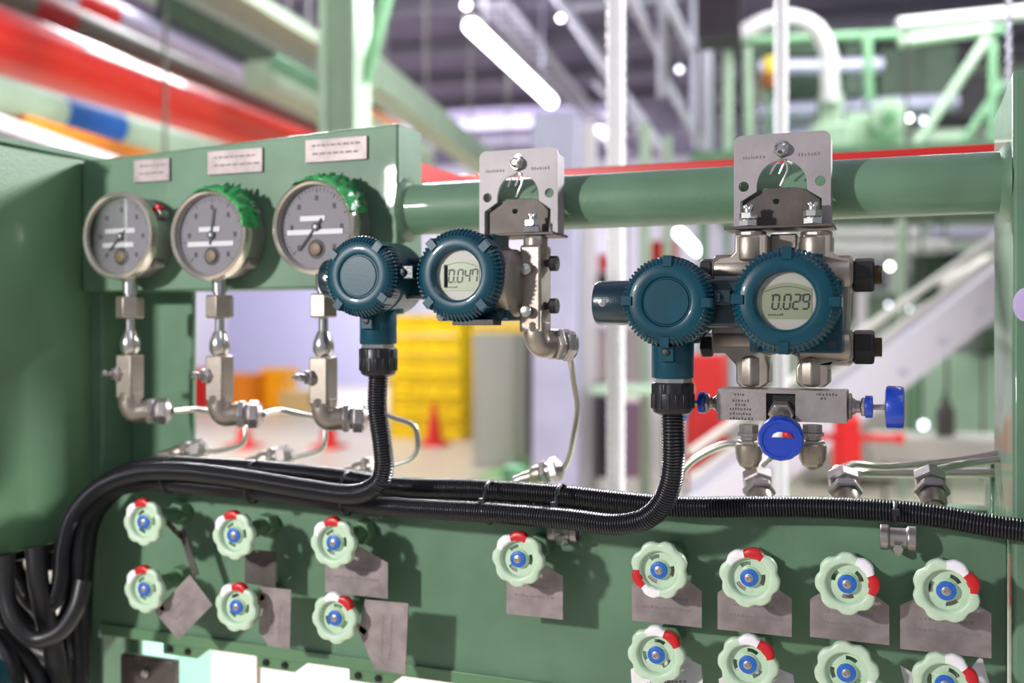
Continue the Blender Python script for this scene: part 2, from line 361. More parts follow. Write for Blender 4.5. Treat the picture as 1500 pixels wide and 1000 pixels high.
# ================================================================== gauge valves, elbows
def elbow(m, p, d, r, L, mi=0):
    """vertical leg down into p then turn to direction d"""
    p = Vector(p); d = Vector(d).normalized()
    m.sweep([p+V(0, 0, r*1.6), p+V(0, 0, r*.5), p+d*r*.5-V(0, 0, r*.12), p+d*r*1.6], r, n=20, step=.002)
    m.hexn(p+V(0, 0, r*.9), p+V(0, 0, r*1.7), r*1.12)
    q = p+d*r*1.4; m.cyl(q, q+d*L*.16, r*1.08); 
    return q
def nutset(m, q, d, r, L):
    d = Vector(d).normalized()
    m.hexn(q, q+d*L*.30, r*1.35); m.cyl(q+d*L*.30, q+d*L*.42, r*1.0, mi=0); m.hexn(q+d*L*.42, q+d*L*.85, r*1.3, rot=.3); m.lathe(q+d*L*.85, d, [(r*1.15, 0), (r*.7, L*.15)], 24)
EL = []
for gi, lab in enumerate(('stainless gauge valve hanging under the gauge nearest the cabinet', 'stainless gauge valve hanging under the middle gauge', 'stainless gauge valve under the largest gauge, left of the black corrugated drop')):
    c = gz[gi]; X, Y = c.x, -.045
    t = thing('gauge_valve', (X, Y, Z0-.125), lab, 'valve', 'small needle valves under the gauges')
    m = MB(); m.hexn((X, Y, Z0+.012), (X, Y, Z0+.0405), .0175, rot=.2+gi*.2); fin('union_nut', m, CAST, t, bevel=.0006)
    m = MB(); m.cyl((X, Y, Z0-.034), (X, Y, Z0+.012), .0058); m.lathe((X, Y, Z0-.034), ZV, [(.009, 0), (.0125, .006), (.0125, .016), (.0095, .024), (.007, .030)], 24); fin('tail_piece', m, CHROME, t)
    m = MB(); m.box((X-.0125, Y-.0125, Z0-.091), (X+.0125, Y+.0125, Z0-.0345)); fin('valve_body', m, CAST, t, bevel=.002)
    d = V(-.62, -.75, .05).normalized(); p = V(X, Y, Z0-.060)+d*.010; m = MB(); m.cyl(p, p+d*.012, .008); m.cyl(p+d*.012, p+d*.024, .004)
    m.hexn(p+d*.004, p+d*.009, .010); fin('spindle', m, STEEL, t)
    m = MB(); u = V(.75, -.62, .1).normalized(); e = p+d*.022; m.rcyl(e-u*.013, e+u*.013, .0033, .0008, n=16); fin('handle', m, CHROME, t)
    m = MB(); d = V(.88, .47, -.02).normalized(); q = elbow(m, (X, Y, Z0-.107), d, .0138, .03); fin('elbow', m, CAST, t)
    m = MB(); nutset(m, q+d*.003, d, .0135, .030); fin('compression_nut', m, STEEL, t, bevel=.0003); EL.append(q+d*.034)
TUBE = mat('instrument_tube', (196, 190, 180), metal=.8, rough=.28)
def tube(pts, lab, r=.0036, start=None, sm=True):
    P = [W(*p) for p in pts]
    if start is not None: P = [start]+P
    m = MB(); m.sweep(P, r, n=12, step=.004); o = fin('instrument_tube', m, TUBE, angle=60); tag(o, lab, 'metal tube', 'bent stainless instrument tubes'); return o
tube([(285, 600, .015), (325, 606, .04), (350, 611, .05), (358, 622, .052), (359, 640, .05), (352, 652, .05), (320, 660, .05), (303, 659, .05)], 'bent steel tube running right from the valve under the gauge nearest the cabinet', start=EL[0])
tube([(410, 601, .015), (440, 607, .03), (466, 613, .05), (475, 623, .052), (476, 645, .05), (469, 659, .05), (440, 668, .05), (428, 670, .05)], 'bent steel tube running right from the valve under the middle gauge', start=EL[1])
tube([(545, 600, .012), (578, 612, .035), (601, 620, .045), (610, 630, .05), (612, 655, .05), (604, 671, .05), (580, 680, .05), (556, 684, .05)], 'bent steel tube emerging right of the left black corrugated drop', start=EL[2])
def fitting(px0, py0, px1, py1, y, lab, r=.0105, y1=None, seed=0, name='tube_fitting'):
    a = W(px0, py0, y); b = W(px1, py1, y if y1 is None else y1); d = (b-a); L = d.length; d.normalize()
    t = thing(name, a, lab, 'tube fitting', 'steel tube fittings along the top of the valve panel')
    m = MB(); m.cyl(a-d*.012, a+d*L*.4, r*.72); m.lathe(a, d, [(r*.9, 0), (r*1.05, L*.1), (r*1.05, L*.3), (r*.8, L*.38)], 24); fin('fitting_body', m, CAST, t)
    m = MB(); m.hexn(a+d*L*.34, a+d*L*.52, r*1.45, rot=seed); m.cyl(a+d*L*.5, a+d*L*.64, r*1.05); m.hexn(a+d*L*.62, a+d*L*.9, r*1.4, rot=seed+.4); m.lathe(a+d*L*.9, d, [(r*1.2, 0), (r*.5, L*.1)], 20); fin('fitting_nut', m, STEEL, t, bevel=.0003)
    m = MB(); m.sweep([a+d*.002, a-d*.016, a-d*.024-V(0, 0, .012), V(a.x-d.x*.024, a.y-d.y*.024, Z0-.30)], r*.62, n=14, step=.004); fin('riser', m, STEEL, t)
    return b
fitting(254, 664, 304, 656, .05, 'tube fitting on the panel below the valve nearest the cabinet')
fitting(380, 674, 430, 665, .05, 'tube fitting on the panel behind the cable bundle, second from the cabinet')
fitting(520, 689, 566, 678, .05, 'tube fitting showing just left of the left corrugated drop')
fitting(780, 697, 824, 684, .05, 'tube fitting below the steel elbow of the left transmitter')
for px, lab in ((1110, 'steel tube fitting under the blue front knob, above the black conduit'), (1236, 'steel tube fitting midway between the front knob and the right post'), (1363, 'steel tube fitting nearest the right post')):
    fitting(px+6, 742, px-3, 690, .035, lab, r=.0125, y1=.075)
tube([(1102, 690, .08), (1088, 660, .09), (1075, 650, .09), (1050, 655, .09), (1018, 672, .09), (1000, 690, .09), (995, 705, .09)], 'pale steel tube curving left behind the right corrugated drop', r=.0045)
tube([(1112, 688, .08), (1122, 676, .09), (1138, 664, .1), (1160, 640, .11)], 'short steel tube rising behind the blue front knob', r=.0035)
tube([(1232, 690, .08), (1250, 680, .10), (1300, 683, .13), (1400, 674, .15), (1470, 663, .15)], 'long steel tube running right from the midway fitting to the post', r=.0042)
tube([(1357, 694, .08), (1380, 686, .10), (1420, 678, .12), (1470, 672, .12)], 'steel tube leaving the fitting nearest the right post', r=.0042)
tube([(1226, 688, .1), (1260, 692, .18), (1330, 693, .2), (1465, 692, .2)], 'lower straight steel tube behind the two right fittings', r=.0055)

# ================================================================== transmitters
def cover(m, c, R, win, lug0, detail=True):
    k = R/.0475; c = Vector(c)
    if win: m.ring(c, YV, [(r*k, h) for r, h in ((.0262, .008), (.0268, .003), (.0292, .0005), (.032, 0), (.0405, .0010), (.0440, .0035), (.0465, .0075), (.0475, .012), (.0475, .026), (.046, .029), (.0262, .029))], 64)
    else: m.lathe(c, YV, [(r*k, h) for r, h in ((0, .0018), (.0235, .0018), (.0245, .003), (.0255, .003), (.027, .0008), (.029, .0002), (.0395, .0008), (.0440, .0035), (.0465, .0075), (.0475, .012), (.0475, .026), (.046, .029))], 64)
    for i in range(64):
        a = 2*pi*(i+.5)/64; u = V(cos(a), 0, sin(a))
        m.beam(c+u*(.0405*k)+V(0, .0012, 0), c+u*(.0466*k)+V(0, .0070, 0), .0020, .0028, up=YV); m.beam(c+u*(.0474*k)+V(0, .0070, 0), c+u*(.0468*k)+V(0, .022, 0), .0020, .0026, up=u)
    for i in range(4):
        a = (lug0+90*i)*pi/180; u = V(cos(a), 0, sin(a)); v = V(-sin(a), 0, cos(a))
        m.beam(c+u*(.0375*k)+V(0, .002, 0), c+u*(.0475*k)+V(0, .002, 0), .0085, .006, up=YV)
        m.beam(c+u*(.0462*k)+V(0, 0.0, 0), c+u*(.0462*k)+V(0, .022, 0), .0085, .005, up=u)
def seg7(m, ch, x, z, y, w, h, t):
    S = {'0': 'abcdef', '2': 'abged', '9': 'abcdfg', '4': 'bcfg', '7': 'abcf'}[ch]; g = t*.35; H = h/2; s = .12
    P = {'a': (0, h, w, h), 'd': (0, 0, w, 0), 'g': (0, H, w, H), 'b': (w, H, w, h), 'c': (w, 0, w, H), 'f': (0, H, 0, h), 'e': (0, 0, 0, H)}
    for q in S:
        a, b, c, d = P[q]; p0 = V(x+a+b*s, y, z+b); p1 = V(x+c+d*s, y, z+d); dd = (p1-p0).normalized(); m.beam(p0+dd*g, p1-dd*g, t, .0003, up=YV)
def transmitter(O, lug_t, lug_d, digits, label, left):
    t = thing('pressure_transmitter', O+V(-.05, .05, -.05), label, 'transmitter', 'blue green pressure transmitters')
    X, Y, Z = O; sh = .016 if left else 0; T = V(X-.110, Y+.004-sh, Z)
    # display head
    m = MB(); cover(m, O, .0475, True, lug_d); hd = fin('display_cover', m, TEAL, t)
    m = MB(); m.lathe(O+V(0, .0095, 0), YV, [(.0285, 0), (.0285, .002)], 48); fa = fin('display_face', m, LCDF, hd)
    m = MB(); x0, x1 = -.0215, .0225; w_ = MB()
    arc = [(x0, -.0165), (x1, -.0165), (x1, .011)]+[(x1+(x0-x1)*i/12, .011+.0055*sin(pi*i/12)) for i in range(1, 12)]+[(x0, .011)]
    m.prism(arc, [], O+V(0, .0088, 0), YV, ZV, .0009); fin('lcd_screen', m, LCD, hd)
    m = MB(); yy = O.y+.0087
    wd = .0056; h = .0130; x = X-.0112
    for i, ch in enumerate(digits): seg7(m, ch, x+i*.0083-(-.0002 if i else .0016), Z-.0075, yy, wd, h, .0016)
    m.box((x+.0058, yy-.0002, Z-.0084), (x+.0070, yy+.0001, Z-.0070))
    for i in range(12): m.beam(V(X+x0+.002+(x1-x0-.004)*i/12, yy, Z+.0085+.0045*sin(pi*i/12)), V(X+x0+.002+(x1-x0-.004)*(i+1)/12, yy, Z+.0085+.0045*sin(pi*(i+1)/12)), .0005, .0002, up=YV)
    rr = random.Random(4)
    for k in range(7): m.box((X-.016+k*.0020, yy, Z-.0135), (X-.016+k*.0020+.0013, yy+.0002, Z-.0135+.002*rr.uniform(.6, 1)))
    for k in range(4): m.box((X-.013+k*.0018, yy, Z+.0042), (X-.013+k*.0018+.0013, yy+.0002, Z+.0060)); m.box((X+.012+k*.0015, yy, Z+.0045), (X+.012+k*.0015+.001, yy+.0002, Z+.0057))
    if left: m.box((X-.0178, yy+.0001, Z-.013), (X-.0135, yy+.0004, Z+.011))
    fin('lcd_digits', m, LCDK, hd)
    m = MB(); m.lathe(O+V(0, .0055, 0), YV, [(.0262, 0), (.0262, .0008)], 48); fin('window_glass', m, GLASS, hd)
    m = MB(); m.lathe(O, YV, [(.0435, .028), (.0435, .034), (.0455, .036), (.0455, .072), (.040, .078)], 56); m.box(O+V(-.036, .030, -.0480), O+V(.0475, .066, .02)); m.box(O+V(-.03, .03, 0), O+V(.03, .075, .044))
    fin('amplifier_housing', m, TEAL, t, bevel=.002)
    m = MB()
    for p in ((.039, -.040), (-.031, -.043)):
        m = MB(); m.cyl(O+V(p[0], .026, p[1]), O+V(p[0], .031, p[1]), .0042); m.cyl(O+V(p[0], .0252, p[1]), O+V(p[0], .0262, p[1]), .002); fin('housing_screw', m, TEAL_D, t)
    # terminal head
    m = MB(); cover(m, T, .0425, False, lug_t); fin('terminal_cover', m, TEAL, t)
    m = MB(); m.lathe(T, YV, [(.039, .028), (.039, .034), (.041, .036), (.041, .066+sh), (.034, .074+sh)], 56); m.cyl(T+V(0, .05+sh*.6, -.0), T+V(0, .05+sh*.6, -.040), .028, .022); fin('terminal_housing', m, TEAL, t, bevel=.001)
    m = MB(); m.box(T+V(.030, .030+sh, -.024), O+V(-.036, .062, .022)); fin('housing_bridge', m, TEAL_D, t, bevel=.004)
    m = MB(); m.box(T+V(.042, .016, -.003), T+V(.058, .030, .011)); m.rcyl(T+V(.046, .012, .004), T+V(.046, .018, .004), .004, .001); fin('cover_lock', m, TEAL_D, t, bevel=.001)
    m = MB(); m.rcyl(T+V(-.078+sh*.6, .034+sh, 0), T+V(-.032, .034+sh, 0), .0222, .004, n=40); pl = fin('side_port_plug', m, TEAL_D, t)
    m = MB(); p = T+V(-.066+sh*.6, .0115+sh, 0); m.rcyl(p, p+V(0, .002, 0), .0042, .0008); m.box(p+V(-.0028, -.0004, -.0004), p+V(.0028, .0004, .0004)); m.box(p+V(-.0004, -.0004, -.0028), p+V(.0004, .0004, .0028)); fin('plug_screw', m, CHROME, pl)
    N = T+V(0, .030+sh, 0); m = MB(); m.rcyl(N+V(0, 0, -.0735), N+V(0, 0, -.025), .0205, .001, n=40); m.box(N+V(-.0075, -.026, -.0565), N+V(.0065, 0, -.042))
    nk = fin('conduit_neck', m, TEAL, t, bevel=.0015)
    m = MB(); m.rcyl(N+V(-.0005, -.0275, -.048), N+V(-.0005, -.0255, -.048), .0034, .0006); fin('earth_screw', m, LCDK, nk)
    m = MB(); m.cyl(N+V(0, 0, -.0775), N+V(0, 0, -.073), .019, n=8); m.cyl(N+V(0, 0, -.079), N+V(0, 0, -.073), .017); fin('lock_ring', m, CHROME, t)
    m = MB(); m.lathe(N+V(0, 0, -.0775), -ZV, [(.0195, 0), (.0205, .002), (.0205, .0235), (.0185, .029), (.0150, .031), (.0118, .032)], 48)
    m.lathe(N+V(0, 0, -.0785), -ZV, [(.0215, 0), (.0215, .0095), (.0205, .010)], 8, rot=.2)
    for i in range(16):
        a = 2*pi*i/16; u = V(cos(a), sin(a), 0); m.beam(N+u*.0202+V(0, 0, -.0885), N+u*.0202+V(0, 0, -.1025), .0030, .0022, up=u)
    fin('gland_nut', m, BLACK, t, bevel=.0005)
    return t, T, N+V(0, 0, -.106)
OR = W(1150, 440, -.15); OL = W(668, 402, -.130)
tr, TR, NR = transmitter(OR, 88, 88, '0029', 'blue green pressure transmitter reading 0.029, bolted above the valve block with the blue knobs', False)
tl, TL, NL = transmitter(OL, 52, 42, '0047', 'blue green pressure transmitter reading 0.047, overlapping the largest gauge', True)
# ---- right: cast process flanges
m = MB(); yb = -.080
def P2(px, py, y=-.075): v = W(px, py, y); return v
def poly(pts, y): 
    c = W(1150, 440, y); return c, [((W(a, b, y)-c).x, (W(a, b, y)-c).z) for a, b in pts]
for nm, pts in (('left', [(1076, 343), (1124, 343), (1124, 372), (1150, 380), (1150, 515), (1122, 522), (1126, 535), (1126, 562), (1118, 567), (1084, 567), (1078, 560), (1078, 535), (1062, 518), (1046, 518), (1042, 508), (1042, 478), (1047, 474), (1090, 474), (1090, 414), (1050, 414), (1043, 408), (1043, 386), (1050, 379), (1068, 376), (1076, 368)]),
                ('right', [(1176, 343), (1218, 343), (1218, 368), (1230, 376), (1246, 378), (1250, 384), (1250, 412), (1245, 420), (1243, 480), (1250, 488), (1250, 526), (1240, 531), (1222, 532), (1214, 540), (1214, 562), (1208, 567), (1172, 567), (1166, 560), (1166, 538), (1172, 525), (1152, 515), (1152, 380), (1176, 372)])):
    c, q = poly(pts, -.078); m = MB(); m.prism(q, [], c, YV, ZV, .036); s_ = -1 if nm == 'left' else 1; xx = 1100 if nm == 'left' else 1194; lx = 1102 if nm == 'left' else 1190
    a_ = W(xx, 345, -.066); b_ = W(xx, 384, -.066); m.rcyl(a_, V(a_.x, a_.y, b_.z), .0158, .003, n=32)
    a_ = W(lx, 566, -.067); b_ = W(lx, 520, -.067); m.rcyl(a_, V(a_.x, a_.y, b_.z), .0145, .003, n=8)
    for py_ in ((396, 497) if nm == 'left' else (402, 508)):
        a_ = W(1046 if nm == 'left' else 1249, py_, -.064); m.rcyl(a_, a_-V(s_*.05, 0, 0), .0155 if nm == 'left' else .0185, .003, n=32)
    f = fin('process_flange', m, CAST, tr, bevel=.006); f.modifiers['bevel'].segments = 4
    f.modifiers['bevel'].angle_limit = math.radians(25)
for (py, y) in ((403, -.06), (508, -.06)):
    a = W(1250, py, y); m = MB(); x1 = W(1281, py, y).x; x2 = W(1292, py, y).x
    m.hexn(a, V(x1, y, a.z), .0172, rot=.25); n_ = fin('flange_nut', m, BLKN, tr, bevel=.0008)
    m = MB(); n0 = 12
    m.lathe(V(x1-.001, y, a.z), XV, [((.0088 if i % 2 else .0098), i*(x2-x1+.001)/n0) for i in range(n0+1)], 24); fin('bolt_thread', m, BRASS, n_)
for (py) in (396, 505):
    a = W(1045, py, -.06); m = MB(); m.hexn(a-V(.012, 0, 0), a, .0125, rot=.3); fin('bolt_head', m, BLKN, tr, bevel=.0006)
m = MB()
for px in (1100, 1196):
    a = W(px, 345, -.06); m.cyl(a+V(0, 0, -.03), a+V(0, 0, .004), .0155, n=8, rot=.2)
m.box(W(1128, 343, -.05), W(1170, 372, -.03)+V(0, 0.0, 0)); fin('flange_boss', m, CAST, tr, bevel=.0015)

# ---- brackets
def bracket(cx, y, ztop, w_, h_, label, left):
    t = thing('mounting_bracket', (cx, y, ztop-h_), label, 'bracket', 'perforated steel brackets on the pipe rail')
    R = .008; hw = w_/2
    outer = [(-hw, -h_), (hw, -h_), (hw, -R)]+circ(hw-R, -R, R, 6, 0, pi/2, True)[1:]+circ(-hw+R, -R, R, 6, pi/2, pi, True)
    op = [(-hw*.86, -h_*.985), (hw*.82, -h_*.985), (hw*.82, -h_*.70), (.0245, -h_*.60)]+circ(0, -h_*.54, .0245, 16, 0, pi, True)+[(-.0245, -h_*.60), (-hw*.86, -h_*.70)]
    holes = [op, circ(hw*.79, -h_*.52, .0052, 16), circ(-hw*.79, -h_*.54, .0052, 16)]
    m = MB(); m.prism(outer, holes, (cx, y, ztop), YV, ZV, .003)
    for s in (-1, 1): m.box((cx+s*hw-(.003 if s > 0 else 0), y+.002, ztop-h_), (cx+s*hw+(0 if s > 0 else .003), y+.022, ztop-R))
    fin('bracket_plate', m, BRK, t, bevel=.0006)
    m = MB(); off = -.003 if left else 0
    pl = [(-hw*.84, -h_*1.0), (hw*.78+off, -h_*1.0), (hw*.78+off, -h_*.70), (.022, -h_*.585), (.012, -h_*.56), (-.012, -h_*.56), (-.022, -h_*.585), (-hw*.84, -h_*.70)]
    m.prism(pl, [circ(-.006, -h_*.70, .003, 12)], (cx, y+.0065, ztop), YV, ZV, .003); fin('saddle_plate', m, BRKD, t, bevel=.0005)
    m = MB(); m.prism([(-hw-.006, -.030), (hw+.006, -.030), (hw+.006, .022), (hw-.01, .026), (-hw+.01, .026), (-hw-.006, .022)], [], (cx, y+.005, ztop-h_-.0015), ZV, YV, .0030) if False else m.box((cx-hw-.006, y-.026, ztop-h_-.0015), (cx+hw+.004, y+.024, ztop-h_+.0015))
    fin('bracket_shelf', m, BRKD, t, bevel=.0008)
    m = MB(); p = V(cx, y, ztop-.016); m.hexn(p, p-V(0, .005, 0), .0085, rot=.3); m.lathe(p-V(0, .005, 0), -YV, [(.0055, 0), (.0055, .004), (.003, .006)], 16); m.cyl(p, p+V(0, .04, 0), .004); fin('top_bolt', m, CHROME, t)
    m = MB(); z = ztop-h_*.30; m.sweep([V(cx-.011, y-.001, z-.012), V(cx-.006, y-.003, z-.003), V(cx+.002, y-.002, z+.002), V(cx+.006, y-.003, z-.008), V(cx+.002, y-.003, z-.018), V(cx-.001, y-.002, z-.024)], .0012, n=8, step=.002); m.sweep([V(cx+.010, y-.001, z-.002), V(cx+.004, y-.003, z-.001), V(cx-.002, y-.002, z-.012)], .0011, n=8, step=.002); fin('safety_wire', m, CHROME, t)
    for x in ((cx-.031, cx+.031) if not left else (cx+.022,)):
        b = MB(); zz = ztop-h_+.0015; b.hexn((x, y-.014, zz), (x, y-.014, zz+.007), .0095, rot=.1); b.hexn((x, y-.014, zz+.0075), (x, y-.014, zz+.0145), .0088, rot=.4); b.cyl((x, y-.014, zz+.014), (x, y-.014, zz+.018), .0045)
        b.rcyl((x-.0035, y-.014, zz+.0215), (x+.000, y-.014, zz+.0165), .0028, .0005, n=12); b.rcyl((x+.004, y-.014, zz+.0220), (x+.001, y-.014, zz+.0165), .0028, .0005, n=12)
        fin('shelf_bolt', b, CHROME, t)
    m = MB(); rr = random.Random(3)
    for s in (-1, 1): marks(m, cx+s*.027-.011, cx+s*.027+.011, ztop-.024, y-.0003, .0036, rr)
    fin('stamping', m, TAGT, t)
    m = MB(); m.sweep([V(cx, y+.0, Z0+.1425+.045), V(cx, y+.03, Z0+.1425+.044), V(cx, .03, Z0+.1425+.030), V(cx, .042, Z0+.1425), V(cx, .03, Z0+.1425-.03), V(cx, y+.02, Z0+.1425-.037)], .004, n=10); fin('clamp_bolt', m, STEEL, t)
    return t
a = W(1075, 195, -.048); b = W(1217, 195, -.048); bracket((a.x+b.x)/2, -.048, Z0+.1945, b.x-a.x, .0955, 'steel pipe bracket with two shelf bolts, standing above the transmitter reading 0.029', False)
a2 = W(702, 220, -.048); b2 = W(817, 220, -.048); bracket((a2.x+b2.x)/2, -.048, Z0+.1965, b2.x-a2.x, .0960, 'steel pipe bracket showing one shelf bolt, left one of the two on the green rail', True)

# ---- left transmitter capsule side (seen past the display head)
ax = W(768, 410, -.075)
m = MB(); m.lathe(W(742, 415, -.078)-V(.012, 0, 0), XV, [(.030, 0), (.036, .004), (.038, .010), (.036, .024), (.030, .030), (.022, .034)], 40); fin('sensor_capsule', m, CAST, tl)
c = W(772, 410, -.078); m = MB(); m.box((c.x-.006, -.085, Z0-.004), (c.x+.018, -.05, Z0+.088)); m.cyl((c.x+.006, -.068, Z0+.075), (c.x+.006, -.068, Z0+.098), .014, n=8); fin('process_flange', m, CAST, tl, bevel=.003)
for py in (386, 448):
    p = W(789, py, -.07); m = MB(); m.hexn(p-V(.006, 0, 0), p+V(.006, 0, 0), .0095, rot=.2); m.cyl(p, p+V(.016, 0, 0), .004); m.lathe(p+V(.012, .004, 0), XV, [(.0085, 0), (.0085, .008)], 10); fin('flange_nut', m, BLKN, tl, bevel=.0005)
    m = MB(); p = W(772, py+8, -.088); m.rcyl(p, p-V(0, .006, 0), .006, .001); fin('vent_screw', m, CHROME, tl)
m = MB(); p = W(792, 412, -.066); m.rcyl(p-V(.012, 0, 0), p+V(.003, 0, 0), .016, .002); fin('flange_cap', m, STEEL, tl)
m = MB(); p = W(782, 467, -.072); m.box(p-V(.012, .012, .014), p+V(.014, .012, .010)); m.cyl(p-V(0, 0, .02), p, .010); fin('port_adapter', m, CAST, tl, bevel=.0015)
m = MB(); b = W(700, 472, -.11); m.box(b-V(.025, .01, .003), b+V(.022, .012, .003)); fin('lower_plate', m, BLKN, tl, bevel=.0005)
e = thing('elbow_fitting', W(784, 505, -.07), 'steel elbow fitting under the flange of the transmitter reading 0.047', 'pipe fitting')
m = MB(); d = V(.62, .78, -.05).normalized(); q = elbow(m, W(786, 503, -.072), d, .0135, .03); fin('elbow_body', m, CAST, e)
m = MB(); nutset(m, q+d*.001, d, .0140, .028); fin('compression_nut', m, STEEL, e, bevel=.0004)
tube([(832, 513, -.02), (836, 530, -.018), (841, 565, 0), (846, 600, .015), (840, 640, .03), (833, 672, .045), (825, 686, .05)], 'kinked steel tube dropping from the elbow of the left transmitter to the panel', start=q+d*.028, r=.0034)

# ---- valve manifold with blue knobs
mf = thing('valve_manifold', W(1145, 624, -.07), 'grey steel valve block with three blue knobs under the transmitter reading 0.029', 'valve manifold')
a = W(1051, 569, -.095); b = W(1240, 620, -.095); m = MB()
y0, y1 = -.095, -.055
cxl = W(1122, 600, y0).x; cxr = W(1165, 600, y0).x
m.box((a.x, y0, b.z), (cxl, y1, a.z)); m.box((cxr, y0, b.z), (b.x, y1, a.z)); m.box((cxl, y0+.010, b.z), (cxr, y1, a.z)); m.box((cxl, y0, a.z-.0035), (cxr, y0+.012, a.z))
blk = fin('block', m, STEEL, mf)
m = MB(); m.box((cxl+.0005, y0+.007, b.z+.0005), (cxr-.0005, y0+.0105, a.z-.0035)); fin('knob_recess', m, BLKN, mf)
m = MB(); rr = random.Random(9)
for (px, py, wpx) in ((1083, 577, 14), (1084, 586, 22), (1085, 592, 16), (1085, 598, 32), (1085, 605, 32), (1085, 612, 32), (1210, 577, 28), (1207, 583, 10)):
    if px == 1210: fin('engraving', m, BOARD, blk); m = MB()
    p = W(px-wpx/2, py+2, y0); q = W(px+wpx/2, py, y0); marks(m, p.x, q.x, p.z, y0-.0003, .0026, rr)
fin('engraving', m, BOARD, blk)
def knob(c, d, R, L, name='blue_knob', sm=None):
    m = MB(); m.lathe(c, d, [(.0, 0.0), (R*.82, 0), (R*.95, L*.08), (R, L*.25), (R, L*.85), (R*.93, L), (R*.80, L*1.0), (R*.78, L*.93), (0, L*.93)], 48, rf=lambda a: 1-.012*(1+cos(a*14)))
    return fin(name, m, BLUE, mf)
d = V(.0, -.93, -.37).normalized(); p = W(1144, 600, -.085); kc = W(1144, 641, -.128)
d = (kc-p).normalized()
m = MB(); m.hexn(p, p+d*.010, .0125); m.cyl(p+d*.01, p+d*.02, .009); m.hexn(p+d*.018, p+d*.026, .0105, rot=.3); m.cyl(p, kc, .004); fin('spindle', m, STEEL, mf, bevel=.0003)
dk = (d+V(0.02, -1.6, .0)).normalized()
k1 = knob(kc-dk*.008, dk, .0208, .016)
m = MB(); u = XV.copy(); v = dk.cross(u).normalized()*-1; v = v if v.z > 0 else -v
def wing(m, c, s, mi):
    pts = [(0, -.0012), (0, .0040), (s*.004, .0038), (s*.008, .0018), (s*.0098, -.0014)]
    m.prism(pts if s > 0 else pts[::-1], [], c, dk, v, .0006, mi) if False else m.add([c+u*a+v*b for a, b in pts], [(0, 1, 2, 3, 4)], mi)
cc = kc+dk*.0079+v*.004; wing(m, cc+u*.002, -1, 0); wing(m, cc+u*.002, 1, 1)
o = fin('knob_mark', m, [WWHITE, WRED], k1); sd = o.modifiers.new('solid', 'SOLIDIFY'); sd.thickness = .0006; sd.offset = 0
z = W(1240, 595, -.072).z
def sidevalve(x0, s):
    y = -.072; K = lambda d_: V(x0+s*d_, y, z)
    m = MB(); m.hexn(K(0), K(.004), .013, rot=.3); m.lathe(K(.004), V(s, 0, 0), [(.009, 0), (.006, .004), (.006, .007), (.009, .010), (.0065, .013)], 24); m.hexn(K(.012), K(.016), .010); m.cyl(K(.012), K(.045), .0026); fin('spindle', m, STEEL, mf, bevel=.0003)
    m = MB(); m.rcyl(K(.0155), K(.0225), .0108, .001); fin('lock_collar', m, BLUE, mf)
    if s > 0:
        m = MB(); m.lathe(K(.0335), V(s, 0, 0), [(.016, 0), (.0195, .001), (.0205, .003), (.0205, .013), (.0195, .016), (.016, .017)], 48, rf=lambda a: 1-.01*(1+cos(a*14))); fin('blue_knob', m, BLUE, mf)
    else:
        m = MB(); m.lathe(K(.034), V(s, 0, 0), [(.016, 0), (.0195, .001), (.0205, .003), (.0205, .013), (.0195, .016), (.016, .017)], 48, rf=lambda a: 1-.01*(1+cos(a*14))); fin('blue_knob', m, BLUE, mf)
sidevalve(b.x, 1); sidevalve(a.x, -1)
for px, nm in ((1097, 'l'), (1190, 'r')):
    p = W(px, 622, -.075); e_ = W(px, 688, -.075); L = p.z-e_.z
    m = MB(); m.lathe(p, -ZV, [(.0098, 0), (.0098, L*.16), (.0115, L*.17), (.0115, L*.24), (.0085, L*.25), (.0085, L*.36)], 8, rot=.3); fin('adapter', m, BRASS if nm == 'x' else STEEL, mf)
    m = MB(); m.lathe(p-V(0, 0, L*.33), -ZV, [(.0105, 0), (.0128, L*.08), (.0128, L*.42), (.0095, L*.58), (.003, L*.67)], 6, rot=.5); m.lathe(p-V(0, 0, L*.40), -ZV, [(.0118, 0), (.0132, L*.05), (.0132, L*.22), (.0105, L*.45)], 28); fin('cap_nut', m, CAST, mf, bevel=.0008)

# ================================================================== conduits
def conduit(name, pts, label, r=.0114, pitch=.0030, amp=.0008, start=None, n=16):
    P = ([start] if start is not None else [])+[W(*p) for p in pts]
    m = MB(); st = pitch/6; m.sweep(P, lambda L, i: r-amp*2+amp*2*(.5+.5*cos(2*pi*i/6))**.7, n=n, step=st, exact=True)
    o = fin(name, m, CONDM, angle=75); tag(o, label, 'cable conduit', 'black corrugated conduits'); return o
conduit('corrugated_conduit', [(986, 640, -.118), (986, 680, -.112), (980, 715, -.104), (965, 744, -.096), (938, 763, -.09), (895, 768, -.084), (830, 760, -.078), (720, 751, -.07), (600, 744, -.062), (500, 735, -.058), (400, 722, -.055), (300, 712, -.055), (215, 706, -.058), (158, 722, -.065), (122, 762, -.075), (112, 820, -.08), (108, 880, -.08), (85, 918, -.085), (52, 922, -.09), (24, 890, -.09), (12, 840, -.09), (9, 805, -.09)], 'black corrugated conduit dropping from the transmitter reading 0.029 and bending left into the bundle', start=NR)
conduit('corrugated_conduit', [(553, 600, -.095), (560, 650, -.093), (562, 688, -.09), (550, 712, -.088), (515, 724, -.084), (450, 716, -.08), (350, 700, -.078), (260, 690, -.078), (195, 694, -.08), (142, 716, -.084), (106, 756, -.09), (92, 805, -.095), (88, 850, -.1), (78, 880, -.105), (58, 888, -.11), (38, 870, -.11), (22, 830, -.11)], 'black corrugated conduit dropping from the transmitter reading 0.047 between the gauges and yellow crates', start=NL)
